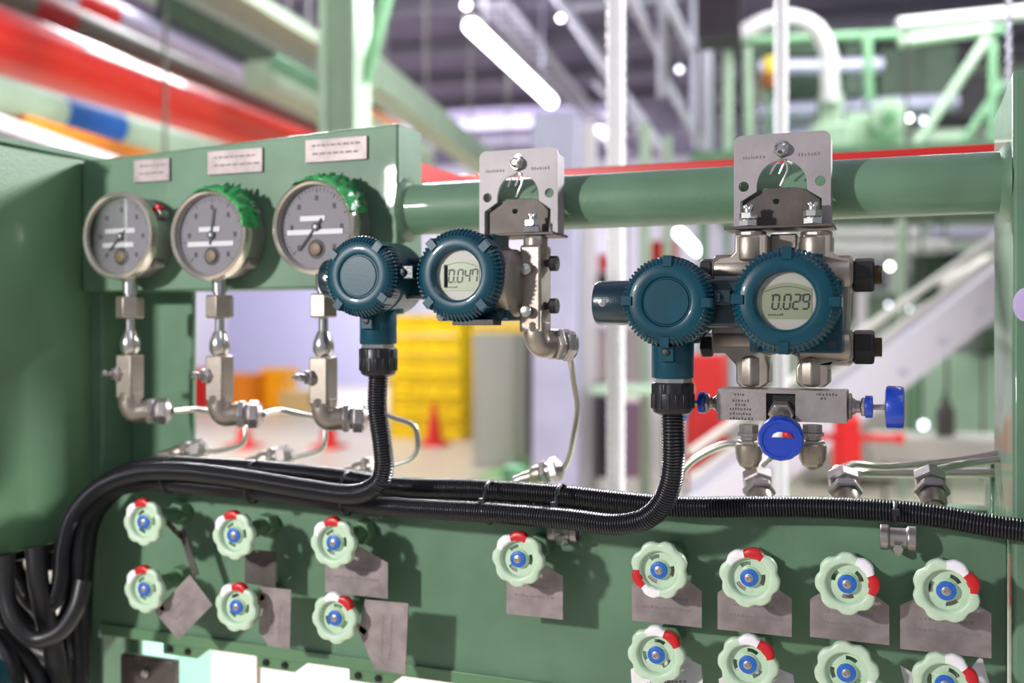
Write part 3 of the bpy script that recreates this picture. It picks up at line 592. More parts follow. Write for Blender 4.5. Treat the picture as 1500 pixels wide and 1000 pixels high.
conduit('corrugated_conduit', [(1560, 786, -.055), (1500, 777, -.05), (1440, 768, -.045), (1380, 757, -.04), (1310, 749, -.035), (1200, 743, -.03), (1100, 742, -.03), (1000, 742, -.03), (900, 733, -.03), (820, 724, -.03), (700, 716, -.03), (600, 713, -.03), (500, 700, -.035), (400, 689, -.04), (300, 683, -.045), (225, 681, -.05), (165, 700, -.055), (122, 738, -.06), (102, 785, -.065), (100, 840, -.065), (108, 900, -.06), (112, 960, -.055), (114, 1030, -.05)], 'black corrugated conduit running along the panel top to the right edge of the picture')
conduit('corrugated_conduit', [(950, 745, -.012), (860, 742, -.014), (760, 738, -.016), (660, 734, -.018), (540, 722, -.02), (400, 706, -.02), (300, 697, -.025), (215, 697, -.03), (165, 722, -.035), (135, 765, -.045), (125, 830, -.045), (122, 900, -.04), (118, 1030, -.03)], 'black corrugated conduit lying behind the others along the panel top')
def tie(px, py0, py1, y, lab):
    c0 = W(px, py0, y); c1 = W(px, py1, y); h = abs(c0.z-c1.z)/2; c = (c0+c1)/2; m = MB(); pts = []
    for i in range(24):
        a = 2*pi*i/24; pts.append((c.x, c.y+.026*0+.022*cos(a), c.z+h*sin(a)))
    vs = []; fs = []
    for x in (-.0018, .0018): vs += [(p[0]+x, p[1], p[2]) for p in pts]
    for i in range(24): fs.append((i, (i+1) % 24, 24+(i+1) % 24, 24+i))
    m.add(vs, fs); m.box(c+V(-.003, -.026, h*.1), c+V(.003, -.021, h*.1+.006))
    o = fin('cable_tie', m, BLACK); s = o.modifiers.new('solid', 'SOLIDIFY'); s.thickness = .0012; tag(o, lab, 'cable tie', 'black ties round the conduit bundle')
tie(250, 668, 722, -.055, 'black tie round the bundle under the valve nearest the cabinet')
tie(372, 674, 737, -.055, 'black tie round the bundle above the second top row handwheel')
tie(510, 690, 755, -.055, 'black tie round the bundle just left of the left corrugated drop')
tie(718, 704, 768, -.045, 'black tie round the bundle above the lone handwheel mid panel')
tie(822, 708, 775, -.045, 'black tie round the bundle right of the lone handwheel, over a small clamp')
tie(1312, 733, 768, -.035, 'black tie round the single conduit at the metal clamp on the right')
def clamp(px, py, lab):
    c = W(px, py, -.004); t = thing('conduit_clamp', c, lab, 'clamp', 'metal conduit clamps'); m = MB()
    m.ring(c+V(0, -.013, 0), XV, [(.010, -.016), (.0125, -.017), (.0125, -.009), (.0095, -.007), (.0095, .007), (.0125, .009), (.0125, .017), (.010, .016)], 28)
    m.box(c+V(-.010, -.008, -.006), c+V(.010, .004, .006)); fin('clamp_body', m, STEEL, t, bevel=.001)
    m = MB(); m.hexn(c+V(0, -.026, -.008), c+V(0, -.030, -.008), .0055); m.cyl(c+V(0, -.004, -.014), c+V(0, -.012, -.014), .004); fin('clamp_screw', m, CHROME, t)
clamp(1316, 784, 'metal clamp standing off the panel under the conduit near the right post')
clamp(832, 773, 'small metal clamp under the conduit bundle right of the lone handwheel')
# loose cables below the cabinet
CAB = mat('black_cable', (17, 16, 20), rough=.42)
def cable(pts, lab, r=.0095):
    m = MB(); m.sweep([W(*p) for p in pts], r, n=12, step=.008); o = fin('black_cable', m, CAB, angle=70); tag(o, lab, 'cable', 'black cables hanging below the cabinet')
cable([(52, 800, -.12), (56, 850, -.12), (66, 900, -.11), (80, 960, -.10), (86, 1030, -.1)], 'black cable hanging straight between the two white gaps below the cabinet', .013)
cable([(8, 812, -.15), (10, 870, -.15), (22, 910, -.15), (50, 936, -.14), (88, 925, -.13), (112, 890, -.12), (122, 850, -.11)], 'lowest black cable loop below the cabinet', .0105)
cable([(-10, 900, -.13), (20, 945, -.13), (50, 985, -.12), (70, 1040, -.12)], 'black cable slanting down from the left picture edge', .012)
cable([(-10, 850, -.08), (15, 905, -.07), (50, 950, -.06), (100, 975, -.05), (130, 1040, -.04)], 'black cable crossing behind the loops below the cabinet', .013)
cable([(-14, 930, -.15), (10, 970, -.15), (30, 1040, -.15)], 'black cable in the bottom left corner', .014)
cable([(102, 800, -.05), (112, 860, -.04), (98, 930, -.03), (104, 1040, -.03)], 'thick black cable beside the left post', .015)
cable([(14, 806, -.06), (20, 860, -.05), (60, 930, -.03), (70, 1040, -.02)], 'black cable behind the left white gap', .012)
m = MB(); a = W(-12, 985, -.2); m.prism([(-.02, -.02), (.012, -.016), (.0, .006), (-.02, .016)], [], a, YV, ZV, .02)
o = fin('teal_cover', m, TEAL, bevel=.001); tag(o, 'blue green corner of a cover in the bottom left corner', 'cover')

# ================================================================== panel valves
def handwheel_proto():
    t = thing('panel_valve', (0, 0, 0), 'x', 'valve'); m = MB()
    R = .0285
    def rf(a, r): return r*(1+(.044*cos(8*a)-.012-.012*cos(16*a))*max(0, (r-.019)/.0095))
    def mif(a):
        a = math.degrees(a) % 360
        return 1 if 67 <= a < 113 else (2 if 113 <= a < 158 else 0)
    # lathe along -Y: frame(-Y) -> use +Y axis direction and mirrored depths
    m.ring((0, 0, 0), V(0, -1, 0), [(.0185, -.002), (.0190, .0025), (.0200, .0045), (.0212, .0052), (.0272, .0052), (.0286, .0040), (.0290, .002), (.0290, -.0025), (.0282, -.0038), (.0250, -.0042), (.0190, -.0035)], 96, rot=0, rf=rf, mif=None)
    # colour rim faces by real angle in the XZ plane
    cols = []
    k = 0
    for f in m.f:
        c = sum((m.v[i] for i in f), Vector())/len(f); cols.append(mif(math.atan2(c.z, c.x)) if Vector((c.x, c.z)).length > .0195 else 0)
    m.m = cols
    fin('handwheel', m, [MINT, WRED, WWHITE], t, angle=50)
    slots = []
    for i in range(3):
        a0 = math.radians(0+120*i); w_ = math.radians(23)
        slots.append([(.0152*cos(a0-w_+2*w_*j/8), .0152*sin(a0-w_+2*w_*j/8)) for j in range(9)]+[(.0112*cos(a0+w_-2*w_*j/8), .0112*sin(a0+w_-2*w_*j/8)) for j in range(9)])
    m = MB(); m.prism(circ(0, 0, .0195, 48), slots, (0, .0018, 0), YV, ZV, .0025)
    m.lathe((0, .0019, 0), V(0, -1, 0), [(.0105, 0), (.0098, .0025), (.009, .0035)], 32); fin('wheel_disc', m, MINT, t, angle=40)
    m = MB(); m.rcyl((0, -.0040, 0), (0, -.0010, 0), .0088, .0008, n=32); hb = fin('hub_cap', m, HUBB, t)
    m = MB(); m.lathe((0, -.0038, 0), V(0, -1, 0), [(.0044, 0), (.0042, .0008), (.0030, .0012), (.0026, .0020), (.0018, .0022), (.0014, .0012), (0, .0012)], 20); fin('hub_screw', m, STEEL, hb)
    m = MB(); m.cyl((0, .002, 0), (0, .030, 0), .0035); fin('valve_stem', m, CHROME, t)
    m = MB(); m.hexn((0, .028, 0), (0, .040, 0), .0115); m.cyl((0, .04, 0), (0, .06, 0), .010); m.hexn((0, .056, 0), (0, .075, 0), .015, rot=.3); fin('bonnet', m, G_DARK, t, bevel=.0004)
    return t
proto = handwheel_proto(); ORIG = list(bpy.data.objects); used = False
def tagplate(c, label, rot=0, tilt=0, w_=.037, top=-.026, bot=-.064, mt=None, yo=.032, dx=0.0, shape=None, txt=None):
    m = MB()
    if shape:
        pts = [(a/1000, b/1000) for a, b in shape]; m.prism(pts, [], (0, 0, 0), YV, ZV, .0012)
        q = min(pts, key=lambda p: p[0]**2+p[1]**2); cx_ = sum(p[0] for p in pts)/len(pts); cz_ = sum(p[1] for p in pts)/len(pts); q = (q[0]+(cx_-q[0])*.3, q[1]+(cz_-q[1])*.3)
        m.beam((0, .0006, 0), (q[0], .0006, q[1]), .007, .0012, up=YV)
        m.prism(circ(0, 0, .008, 18), [circ(0, 0, .0045, 14)], (0, -.0002, 0), YV, ZV, .0014)
    else:
        pts = [(-w_+dx, bot), (w_+dx, bot), (w_+dx, top), (.013, -.010), (.010, .006), (0, .010), (-.010, .006), (-.013, -.010), (-w_+dx, top)]
        m.prism(pts, [circ(0, 0, .0045, 14)], (0, 0, 0), YV, ZV, .0012)
    rr = random.Random(label)
    o_ = thing('valve_tag', c+V(0, yo, 0), label, 'metal tag')
    Rm = Matrix.Rotation(math.radians(tilt), 4, 'X') @ Matrix.Rotation(-math.radians(rot), 4, 'Y')
    for k in range(len(m.v)): m.v[k] = Rm @ m.v[k]+o_.location
    fin('tag_plate', m, mt or TAG, o_)
    if shape and not txt: return o_
    m = MB(); tx, tz, tw, ta = txt or (dx, -.044, w_*.7, 0); ca, sa = cos(math.radians(ta)), sin(math.radians(ta))
    for l, ww in ((.006, .8), (-.005, 1)):
        x = -tw*ww
        while x < tw*ww:
            q = rr.uniform(.0015, .0040); hh = rr.uniform(.0016, .0032)
            m.add([(tx+u*ca-v*sa, y, tz+u*sa+v*ca) for y in (-.0003, 0.0) for u, v in ((x, l), (x+q, l), (x+q, l+hh), (x, l+hh))], [(0, 1, 2, 3), (4, 7, 6, 5), (0, 4, 5, 1), (1, 5, 6, 2), (2, 6, 7, 3), (3, 7, 4, 0)]); x += q+.0014
    for k in range(len(m.v)): m.v[k] = Rm @ m.v[k]+o_.location
    fin('engraving', m, TAGT, o_)
    return o_
R1 = 'top row'; R2 = 'bottom row'
wheels = [  # px, py, red centre angle, label
    (212, 764, 95, 'pale green handwheel nearest the cabinet in the upper row', None),
    (344, 783, 97, 'pale green handwheel second from the cabinet in the upper row', None),
    (490, 794, 94, 'pale green handwheel in the upper row under the left corrugated drop', None),
    (760, 818, 88, 'lone pale green handwheel in the middle of the panel', None),
    (966, 834, 205, 'pale green handwheel with red segment at its lower left', None),
    (1098, 845, 80, 'pale green handwheel with red segment on top, below the blue front knob', None),
    (1241, 854, 2, 'pale green handwheel with red segment on its right side', None),
    (1386, 864, 22, 'largest looking handwheel, nearest the right post in the upper row', None),
    (213, 862, 97, 'pale green handwheel nearest the cabinet in the lower row', None),
    (348, 888, 80, 'pale green handwheel second from the cabinet in the lower row', None),
    (492, 904, 52, 'pale green handwheel in the lower row left of the dangling tag', None),
    (962, 958, 48, 'lower row handwheel directly under the wheel with red at its lower left', None),
    (1096, 972, 42, 'lower row handwheel directly under the wheel with red on top', None),
    (1240, 984, -80, 'lower row handwheel with only its white segment showing on the right', None),
    (1384, 1001, 22, 'lower row handwheel nearest the right post, cut by the picture edge', None)]
WC = []
for i, (px, py, a, lab, _) in enumerate(wheels):
    c = W(px, py, -.075)
    if i == 0: o = proto; o.location = c; o['label'] = lab; o['category'] = 'valve'
    else: o = dup(proto, c, lab)
    o['group'] = 'panel valves with pale green handwheels'
    o.rotation_euler = (0, -math.radians(a-90), 0); WC.append(c)
TAG_LIT = mat('lit_tag', (205, 200, 200), metal=.3, rough=.45, noise=.1, nscale=60)  # lighter tag steel: glare on the tilted tags put into the colour
tagplate(WC[0], 'narrow dark strip tag slanting beside the upper handwheel nearest the cabinet', shape=[(26, -16), (34, -12), (57, -68), (48, -72)], mt=BRKD)
tagplate(WC[8], 'tilted rectangular tag standing out right of the lower handwheel nearest the cabinet', shape=[(4, -31), (58, 20), (92, -14), (40, -63)], yo=.012, txt=(.049, -.021, .020, 44))
tagplate(WC[1], 'brown grey tag under the second upper handwheel from the cabinet', shape=[(-9, -24), (36, -24), (36, -68), (-9, -66)], mt=BRKD)
tagplate(WC[9], 'upright grey tag right of the second lower handwheel from the cabinet', shape=[(18, 21), (62, 21), (60, -50), (30, -50), (16, -34)], yo=.020, txt=(.042, -.02, .020, 86))
tagplate(WC[2], 'wide tag under the upper handwheel below the left corrugated drop', dx=.010, w_=.042, bot=-.068)
tagplate(WC[10], 'pale upright tag right of the lower handwheel, reaching under the flange', shape=[(30, 20), (86, 21), (82, -60), (43, -59), (22, -18)], yo=.014, txt=(.060, -.02, .026, 86))
tagplate(WC[3], 'grey tag under the lone handwheel in the middle of the panel', w_=.033, top=-.022, bot=-.070, dx=.006)
tagplate(WC[4], 'brownish tag under the handwheel with red at its lower left')
tagplate(WC[5], 'grey tag under the handwheel with red on top, below the valve block')
tagplate(WC[6], 'tan tag under the handwheel with red on its right side')
tagplate(WC[7], 'grey tag under the largest looking handwheel nearest the right post', w_=.040, bot=-.068)
for i, lab in ((11, 'bright tag under the lower handwheel below the one with red at its lower left'), (12, 'bright tag under the lower handwheel below the one with red on top'), (14, 'bright tag showing left of the lower handwheel nearest the right post')):
    tagplate(WC[i], lab, rot=10 if i < 14 else 14, tilt=-24, mt=TAG_LIT, top=-.022 if i < 14 else .012)
# bracket plate bottom left
t = thing('junction_plate', W(225, 1000, .0), 'dull steel plate with a bolt below the valve panel at the left', 'steel plate')
m = MB(); c = W(215, 985, .0); m.box(c+V(-.045, 0, -.05), c+V(.045, .012, .020)); fin('plate', m, BRKD, t, bevel=.002)
m = MB(); m.hexn(c+V(0, 0, 0), c+V(0, -.005, 0), .006); m.cyl(c+V(0, -.005, 0), c+V(0, -.007, 0), .004); fin('bolt', m, CHROME, t)
m = MB(); a = W(379, 955, .03); m.cyl(a+V(0, 0, .03), a-V(0, 0, 1.0), .003, n=12); o = fin('drain_tube', m, TUBE); tag(o, 'thin dark vertical tube below the valve panel', 'metal tube')
# purple push button on the right post
t = thing('push_button', W(1500, 445, -.09), 'lilac round push button at the right picture edge on the post', 'push button'); p = W(1507, 446, -.085); d = V(-.75, -.66, 0).normalized()
m = MB(); m.rcyl(p-d*.035, p, .017, .002); fin('button_body', m, BLKN, t)
LIL = mat('lilac_button', (176, 158, 200), rough=.35); m = MB(); m.rcyl(p-d*.001, p+d*.003, .0155, .001); fin('button_cap', m, LIL, t)
# ================================================================== hall behind the rack
VPX = 1120
HD = (RV*((VPX-750)/F)+FV).normalized(); HS = Vector((HD.y, -HD.x, 0))     # hall axis and its right-hand normal
ROTH = math.atan2(HS.y, HS.x)
MG = mat('pale_green_steel', (172, 194, 170), rough=.45, noise=.08, nscale=6)
MG2 = mat('mid_green_steel', (120, 165, 128), rough=.4, noise=.1, nscale=6)
DG = mat('dark_green_steel', (58, 84, 62), rough=.5, noise=.15, nscale=6)
WHP = mat('white_pipe_paint', (222, 218, 222), rough=.35); LAV = mat('lavender_galvanised', (178, 174, 200), metal=.25, rough=.38, noise=.1, nscale=4)
RED = mat('red_pipe_paint', (226, 44, 30), rough=.3, coat=1); REDD = mat('red_paint', (200, 26, 26), rough=.4)
ORG = mat('orange_paint', (222, 128, 20), rough=.45); GREYP = mat('dark_grey_pipe', (84, 82, 78), metal=.2, rough=.4)
YEL = mat('yellow_crate_plastic', (244, 206, 10), rough=.45, noise=.12, nscale=5); BLU = mat('blue_label', (30, 90, 170), rough=.5)
GREY = mat('light_grey_enamel', (196, 194, 186), rough=.45); DKP = mat('dark_purple_steel', (52, 42, 54), rough=.5)
SILV = mat('silver_truss', (190, 188, 204), metal=.3, rough=.4); CEILM = mat('ceiling_deck', (124, 116, 148), rough=.8, noise=.2, nscale=.7)
PURL = mat('ceiling_purlin', (128, 122, 140), rough=.6); FLOORM = mat('hall_floor', (214, 204, 186), rough=.35, noise=.07, nscale=.8, bump=.05, bscale=20)
WALLM = mat('back_wall_paint', (196, 192, 206), rough=.8, noise=.08, nscale=.5); WALLG = mat('right_wall_paint', (206, 220, 204), rough=.8, noise=.12, nscale=.6)
CONE = mat('cone_red', (226, 40, 36), rough=.45); MINTP = mat('mint_panel', (150, 214, 184), rough=.45)
LAMPM = mat('lamp_tube', (255, 255, 255), emit=(245, 247, 255), estr=14)
LAMPW = mat('small_lamp_lens', (255, 255, 255), emit=(255, 252, 246), estr=14)
ROPE = mat('white_rope', (236, 236, 240), rough=.5)
def hbox(m, c, sx, sy, sz, mi=0):
    c = Vector(c); vs = [c+HS*(x*sx/2)+HD*(y*sy/2)+ZV*(z*sz/2) for z in (-1, 1) for x, y in ((-1, -1), (1, -1), (1, 1), (-1, 1))]
    return m.add(vs, [(0, 3, 2, 1), (4, 5, 6, 7), (0, 1, 5, 4), (1, 2, 6, 5), (2, 3, 7, 6), (3, 0, 4, 7)], mi)
def pbox(m, x0, y0, x1, y1, t, depth, mi=0):
    c = B((x0+x1)/2, (y0+y1)/2, t); return hbox(m, c+HD*(depth/2), abs(x1-x0)*t/F, depth, abs(y1-y0)*t/F, mi)
def solid(name, mb, mt, label, cat, group=None, bevel=0, kind=None):
    o = fin(name, mb, mt, bevel=bevel)
    if kind: o['kind'] = kind
    else: tag(o, label, cat, group)
    return o
def btube(name, pts, wpx, mt, label, cat, group=None, smooth=True, n=16):
    P = [B(*p) for p in pts]; tm = sum(p[2] for p in pts)/len(pts); m = MB(); m.sweep(P, wpx*tm/F/2, n=n, step=.08, smooth=smooth); return solid(name, m, mt, label, cat, group)
# setting
m = MB(); hbox(m, CAM+HD*14+HS*0-ZV*(Z0+.05), 60, 46, .1); solid('floor', m, FLOORM, 0, 0, kind='structure')
m = MB(); hbox(m, CAM+HD*15+ZV*4.35, 60, 34, .1); solid('ceiling', m, CEILM, 0, 0, kind='structure')
m = MB(); hbox(m, CAM+HD*26+HS*-14.9-ZV*(Z0-2.9), 30, .2, 5.8); wb = solid('wall_back', m, WALLM, 0, 0, kind='structure')
m = MB(); hbox(m, CAM+HD*18+HS*10.5-ZV*(Z0-2.9), 21.5, .2, 5.8); solid('wall_right_back', m, WALLG, 0, 0, kind='structure')
m = MB(); c0 = B(395, 500, 25); 
for i in range(40): hbox(m, c0+HS*(i*.14-2.8)-ZV*(c0.z-1.6), .07, .08, 3.2)
hbox(m, c0+HD*.06-ZV*(c0.z-1.6), 5.8, .04, 3.3)
o = solid('door_1', m, mat('shutter_lavender', (188, 186, 216), rough=.5), 0, 0, kind='structure')
m = MB(); q = [B(690, 700, 1500*Z0/220), B(800, 660, 1500*Z0/180), B(830, 660, 1500*Z0/180), B(800, 705, 1500*Z0/225)]
vs = [Vector((p.x, p.y, .002)) for p in q]+[Vector((p.x, p.y, .006)) for p in q]; m.add(vs, [(0, 3, 2, 1), (4, 5, 6, 7), (0, 1, 5, 4), (1, 2, 6, 5), (2, 3, 7, 6), (3, 0, 4, 7)])
solid('floor_marking', m, mat('floor_green', (150, 200, 130), rough=.5), 'green painted marking on the floor beside the lavender column', 'floor marking')
# ceiling purlins and lamps
for i in range(9):
    d = 7+i*1.9; m = MB(); c = CAM+HD*d+HS*-1.0+ZV*4.1; hbox(m, c, 16, .10, .03); hbox(m, c+ZV*.2, 16, .10, .03); hbox(m, c+ZV*.1, 16, .02, .2)
    o = fin('ceiling_beam', m, PURL); o['kind'] = 'structure'
def strip_lamp(x0, y0, x1, y1, h, w_, lab, power=0):
    a = BH(x0, y0, h); b = BH(x1, y1, h); t = thing('strip_lamp', (a+b)/2+ZV*.1, lab, 'lamp', 'long fluorescent lamps')
    m = MB(); m.rcyl(a, b, w_/2, w_*.3); fin('lamp_tube', m, LAMPM, t)
    m = MB(); m.beam(a+ZV*(w_*.5), b+ZV*(w_*.5), w_*.9, w_*.3); fin('lamp_housing', m, WHP, t)
    m = MB()
    for k in (.15, .85): p = a+(b-a)*k; m.cyl(p+ZV*w_, p+ZV*(4.25-h), .012, n=8)
    fin('hanger', m, SILV, t)
    if power:
        l = bpy.data.lights.new('strip_lamp_light', 'AREA'); l.shape = 'RECTANGLE'; l.size = .2; l.size_y = (b-a).length; l.energy = power; l.color = (.86, .88, 1)
        o = bpy.data.objects.new('strip_lamp_light', l); COL.objects.link(o); o.location = (a+b)/2+ZV*.35; o.rotation_euler = (Matrix((HS, HD, ZV)).transposed() @ Matrix.Rotation(pi, 3, 'Y')).to_euler()
strip_lamp(688, 36, 808, 150, 2.9, .13, 'bright white strip lamp hanging under the dark ceiling', power=26)
strip_lamp(995, 341, 1021, 368, 1.35, .12, 'short looking strip lamp seen just under the green pipe rail')
def dot(px, py, t, r, lab, mt=None):
    c = B(px, py, t); th = thing('small_lamp', c, lab, 'lamp', 'small round lamps far off in the hall'); m = MB()
    m.lathe(c-FV*r*.3, FV, [(0, -r), (r*.5, -r*.85), (r*.87, -r*.5), (r, 0), (r*.8, r*.4)], 20); fin('lamp_lens', m, mt or LAMPW, th)
    m = MB(); m.cyl(c+FV*r*.2, c+FV*r*1.4, r*.8, n=16); fin('lamp_case', m, GREY, th)
    m = MB(); p = c+FV*r*.8; m.cyl(p, Vector((p.x, p.y, Z0+(1.38 if px > 1200 and p.z < Z0+1.3 else 4.3))), .009, n=8); fin('hanger', m, GREYP, th)
LAMPD = mat('dim_lamp_lens', (240, 245, 255), emit=(235, 240, 255), estr=5)
for px, py, t, r, lab, mt in ((1330, 173, 12, .055, 'bright round lamp right of the pale green motor', LAMPW), (1352, 176, 12, .05, 'dimmer round lamp just right of the bright one by the motor', LAMPD),
        (1303, 390, 13, .055, 'bright round lamp right of the upper black hex nut', LAMPW), (1329, 452, 13, .055, 'bright round lamp right of the lower black hex nut', LAMPD),
        (1301, 446, 13, .04, 'pair mate of the lamp by the lower black hex nut', LAMPD), (918, 520, 10, .04, 'small round lamp left of the conduit neck', LAMPD),
        (1330, 640, 8, .05, 'white round lamp right of the red valve arm', LAMPW), (1352, 622, 8, .05, 'lilac round lamp above the white one beside the red valve', LAMPD),
        (995, 102, 11, .05, 'pale round lamp among the roof struts', LAMPD), (683, 8, 9, .05, 'bright dot lamp above the strip lamp', LAMPW), (821, 27, 10, .04, 'bright dot lamp between strip lamp and rope', LAMPW)):
    dot(px, py, t, r*.62, lab, mt)
# ---------------- pipes top left
def hpipe(name, x0, y0, x1, y1, h, r, mt, lab, cat='pipe', group='overhead pipes top left', band=None):
    a = BH(x0, y0, h); b = BH(x1, y1, h)
    if band:
        t = thing(name, (a+b)/2, lab, cat, group); m = MB(); m.cyl(a, b, r, n=40); fin('pipe_run', m, mt, t)
        for bx0, bx1, bm, bl in band:
            f0 = (BH(bx0, y0+(y1-y0)*(bx0-x0)/(x1-x0), h)); f1 = (BH(bx1, y0+(y1-y0)*(bx1-x0)/(x1-x0), h)); m = MB(); m.cyl(f0, f1, r*1.02, n=40); fin('colour_band', m, bm, t, label=bl)
        return t
    m = MB(); m.cyl(a, b, r, n=40); return solid(name, m, mt, lab, cat, group)
hpipe('overhead_pipe', -90, 30, 520, 250, 1.66, .205, RED, 'thick glossy red pipe crossing the top left corner')
DRED = mat('dark_red_band', (120, 14, 22), rough=.4)
hpipe('overhead_pipe', -60, -40, 500, 203, 2.05, .10, GREYP, 'dark grey pipe with a dark red band above the thick red pipe', band=[(38, 98, DRED, 'dark red band')])
hpipe('overhead_pipe', 20, -45, 520, 192, 2.45, .115, LAV, 'lavender pipe with a bright red band above the dark pipe', band=[(100, 160, REDD, 'bright red band')])
hpipe('overhead_pipe', -80, 118, 330, 232, 1.22, .10, MG, 'pale green pipe with a blue band under the thick red pipe', band=[(82, 168, BLU, 'blue band')])
def hbeam(name, x0, y0, x1, y1, h, wx, wy, mt, lab, cat='beam', group=None):
    a = BH(x0, y0, h); b = BH(x1, y1, h); m = MB(); m.beam(a, b, wx, wy); return solid(name, m, mt, lab, cat, group)
hbeam('overhead_beam', 20, 176, 240, 238, 1.0, .13, .05, ORG, 'orange beam low in the top left corner under the blue banded pipe')
hbeam('overhead_beam', -60, 160, 165, 238, .82, .06, .05, WHP, 'thin whitish beam resting level with the cabinet top')
hbeam('overhead_beam', 535, 105, 740, 262, 1.75, .20, .22, MG, 'pale green sloping looking beam running from the green column to the left bracket')
hbeam('overhead_beam', 530, 84, 690, 207, 2.15, .10, .10, ORG, 'orange beam above the pale green beam left of the strip lamp')
hbeam('overhead_beam', 380, 108, 620, 232, 1.9, .25, .2, MG, 'broad pale green beam passing behind the green column')
hbeam('overhead_beam', 420, 110, 580, 190, 2.1, .14, .1, ORG, 'orange beam piece showing either side of the green column')
hbeam('overhead_beam', 250, -30, 480, 100, 3.0, .9, .12, MG, 'wide pale green cable tray at the top edge left of the column')
hbeam('overhead_beam', 240, 10, 470, 128, 2.7, .14, .2, DG, 'dark green beam between lavender pipe and wide tray')
hbeam('overhead_beam', 360, 40, 520, 118, 3.2, .3, .1, DG, 'dark green ledge beside the wide tray')
# green H column with brace
col = thing('steel_column', Vector((B(505, 100, 5.2).x, B(505, 100, 5.2).y, 2.0)), 'light green H shaped steel column coming down behind the gauge box', 'column')
c = B(505, 100, 5.2); m = MB()
for s in (-1, 1): hbox(m, Vector((c.x, c.y, 3.85))+HS*(.088*s), .02, .2, 3.7)
hbox(m, Vector((c.x, c.y, 3.85)), .17, .02, 3.7); fin('column_shaft', m, MG, col)
m = MB(); m.beam(B(535, 120, 5.2), B(575, -40, 5.2), .05, .05); m.beam(B(475, 130, 5.2), B(400, 90, 5.3), .05, .08); fin('brace', m, MG2, col)
# ---------------- roof struts centre
for k, (x0, y0, x1, y1, wpx, t, lab) in enumerate(((812, -10, 975, 228, 15, 11, 'long pale strut slanting down right, left of the thick rope'), (915, -20, 975, 90, 15, 9, 'pale strut slanting above the upright strut right of the thick rope'),
        (970, -10, 970, 142, 14, 9, 'upright pale strut right of the thick rope'), (972, -10, 1016, 78, 14, 10, 'pale strut slanting just right of the upright strut'),
        (975, 118, 1035, 225, 12, 11, 'faint strut slanting down to the red rail'), (1036, 55, 1038, 225, 17, 10, 'upright pale strut under the dark box'), (1016, -10, 1018, 215, 10, 12, 'thin grey upright left of the dark box'),
        (840, 12, 1000, -5, 10, 12, 'faint level strut at the top edge behind the thick rope'), (870, 120, 960, 215, 9, 13, 'faint short strut left of the thick rope'))):
    m = MB(); m.cyl(B(x0, y0, t), B(x1, y1, t*1.02), wpx*t/F/2, n=14); solid('roof_strut', m, SILV, lab, 'strut', 'pale roof struts')
m = MB(); a = BH(722, 2, 3.8); b = BH(915, 228, 3.8)
m.beam(a-HS*.16, b-HS*.16, .05, .05); m.beam(a+HS*.16, b+HS*.16, .05, .05)
for i in range(30): p = a+(b-a)*((i+.5)/30); m.beam(p-HS*.16, p+HS*.16, .10, .04)
solid('cable_ladder', m, SILV, 'pale cable ladder running away beside the strip lamp', 'cable ladder')
m = MB(); pbox(m, 1020, -30, 1084, 50, 8.5, .5); solid('junction_box', m, DKP, 'dark box hanging at the top edge above the right bracket', 'box')
# ---------------- ropes and chain
def rope(px, y0, y1, t, r, lab, tw=.05):
    a = B(px, y0, t); b = B(px, y1, t); m = MB()
    for k in range(3):
        pts = []
        n = int((a-b).length/ (tw/8))
        for i in range(n+1):
            z = a.z+(b.z-a.z)*i/n; an = 2*pi*((a.z-z)/tw+k/3); pts.append(V(a.x+r*.55*cos(an), a.y+r*.55*sin(an), z))
        m.sweep(pts, r*.55, n=8, smooth=False)
    o = fin('hanging_rope', m, ROPE, angle=70); tag(o, lab, 'rope', 'white twisted ropes hanging behind the rack')
rope(902, -60, 1400, 2.3, .020, 'thick white twisted rope hanging left of the right transmitter')
rope(1144, -60, 900, 2.5, .0155, 'thinner white twisted rope hanging behind the right bracket')
m = MB(); a = B(1478, -40, 2.0)
for i in range(20):
    c = a-ZV*(.012*i); R = (i % 2)*pi/2; pts = [c+HS*(.006*cos(R)*cos(u))+HD*(.006*sin(R)*cos(u))+ZV*(.010*sin(u)) for u in [2*pi*k/12 for k in range(13)]]; m.sweep(pts, .0016, n=6, smooth=False)
solid('hanging_chain', m, SILV, 'small link chain hanging behind the top of the right post', 'chain')
# ---------------- red rail behind the pipe
a = W(606, 259, .35); b = W(1490, 217, .35); m = MB(); m.box((a.x, .35, Z0+.19), (b.x, .40, Z0+.237)); rr_ = solid('red_rail', m, REDD, 'straight red rail just behind and above the green pipe rail', 'rail', bevel=.002)
for x in (XR-.06, PX+.05):
    m = MB(); m.box((x-.012, .045 if x < 0 else .2, Z0+.198), (x+.012, .35, Z0+.222)); fin('rail_support', m, REDD, rr_)
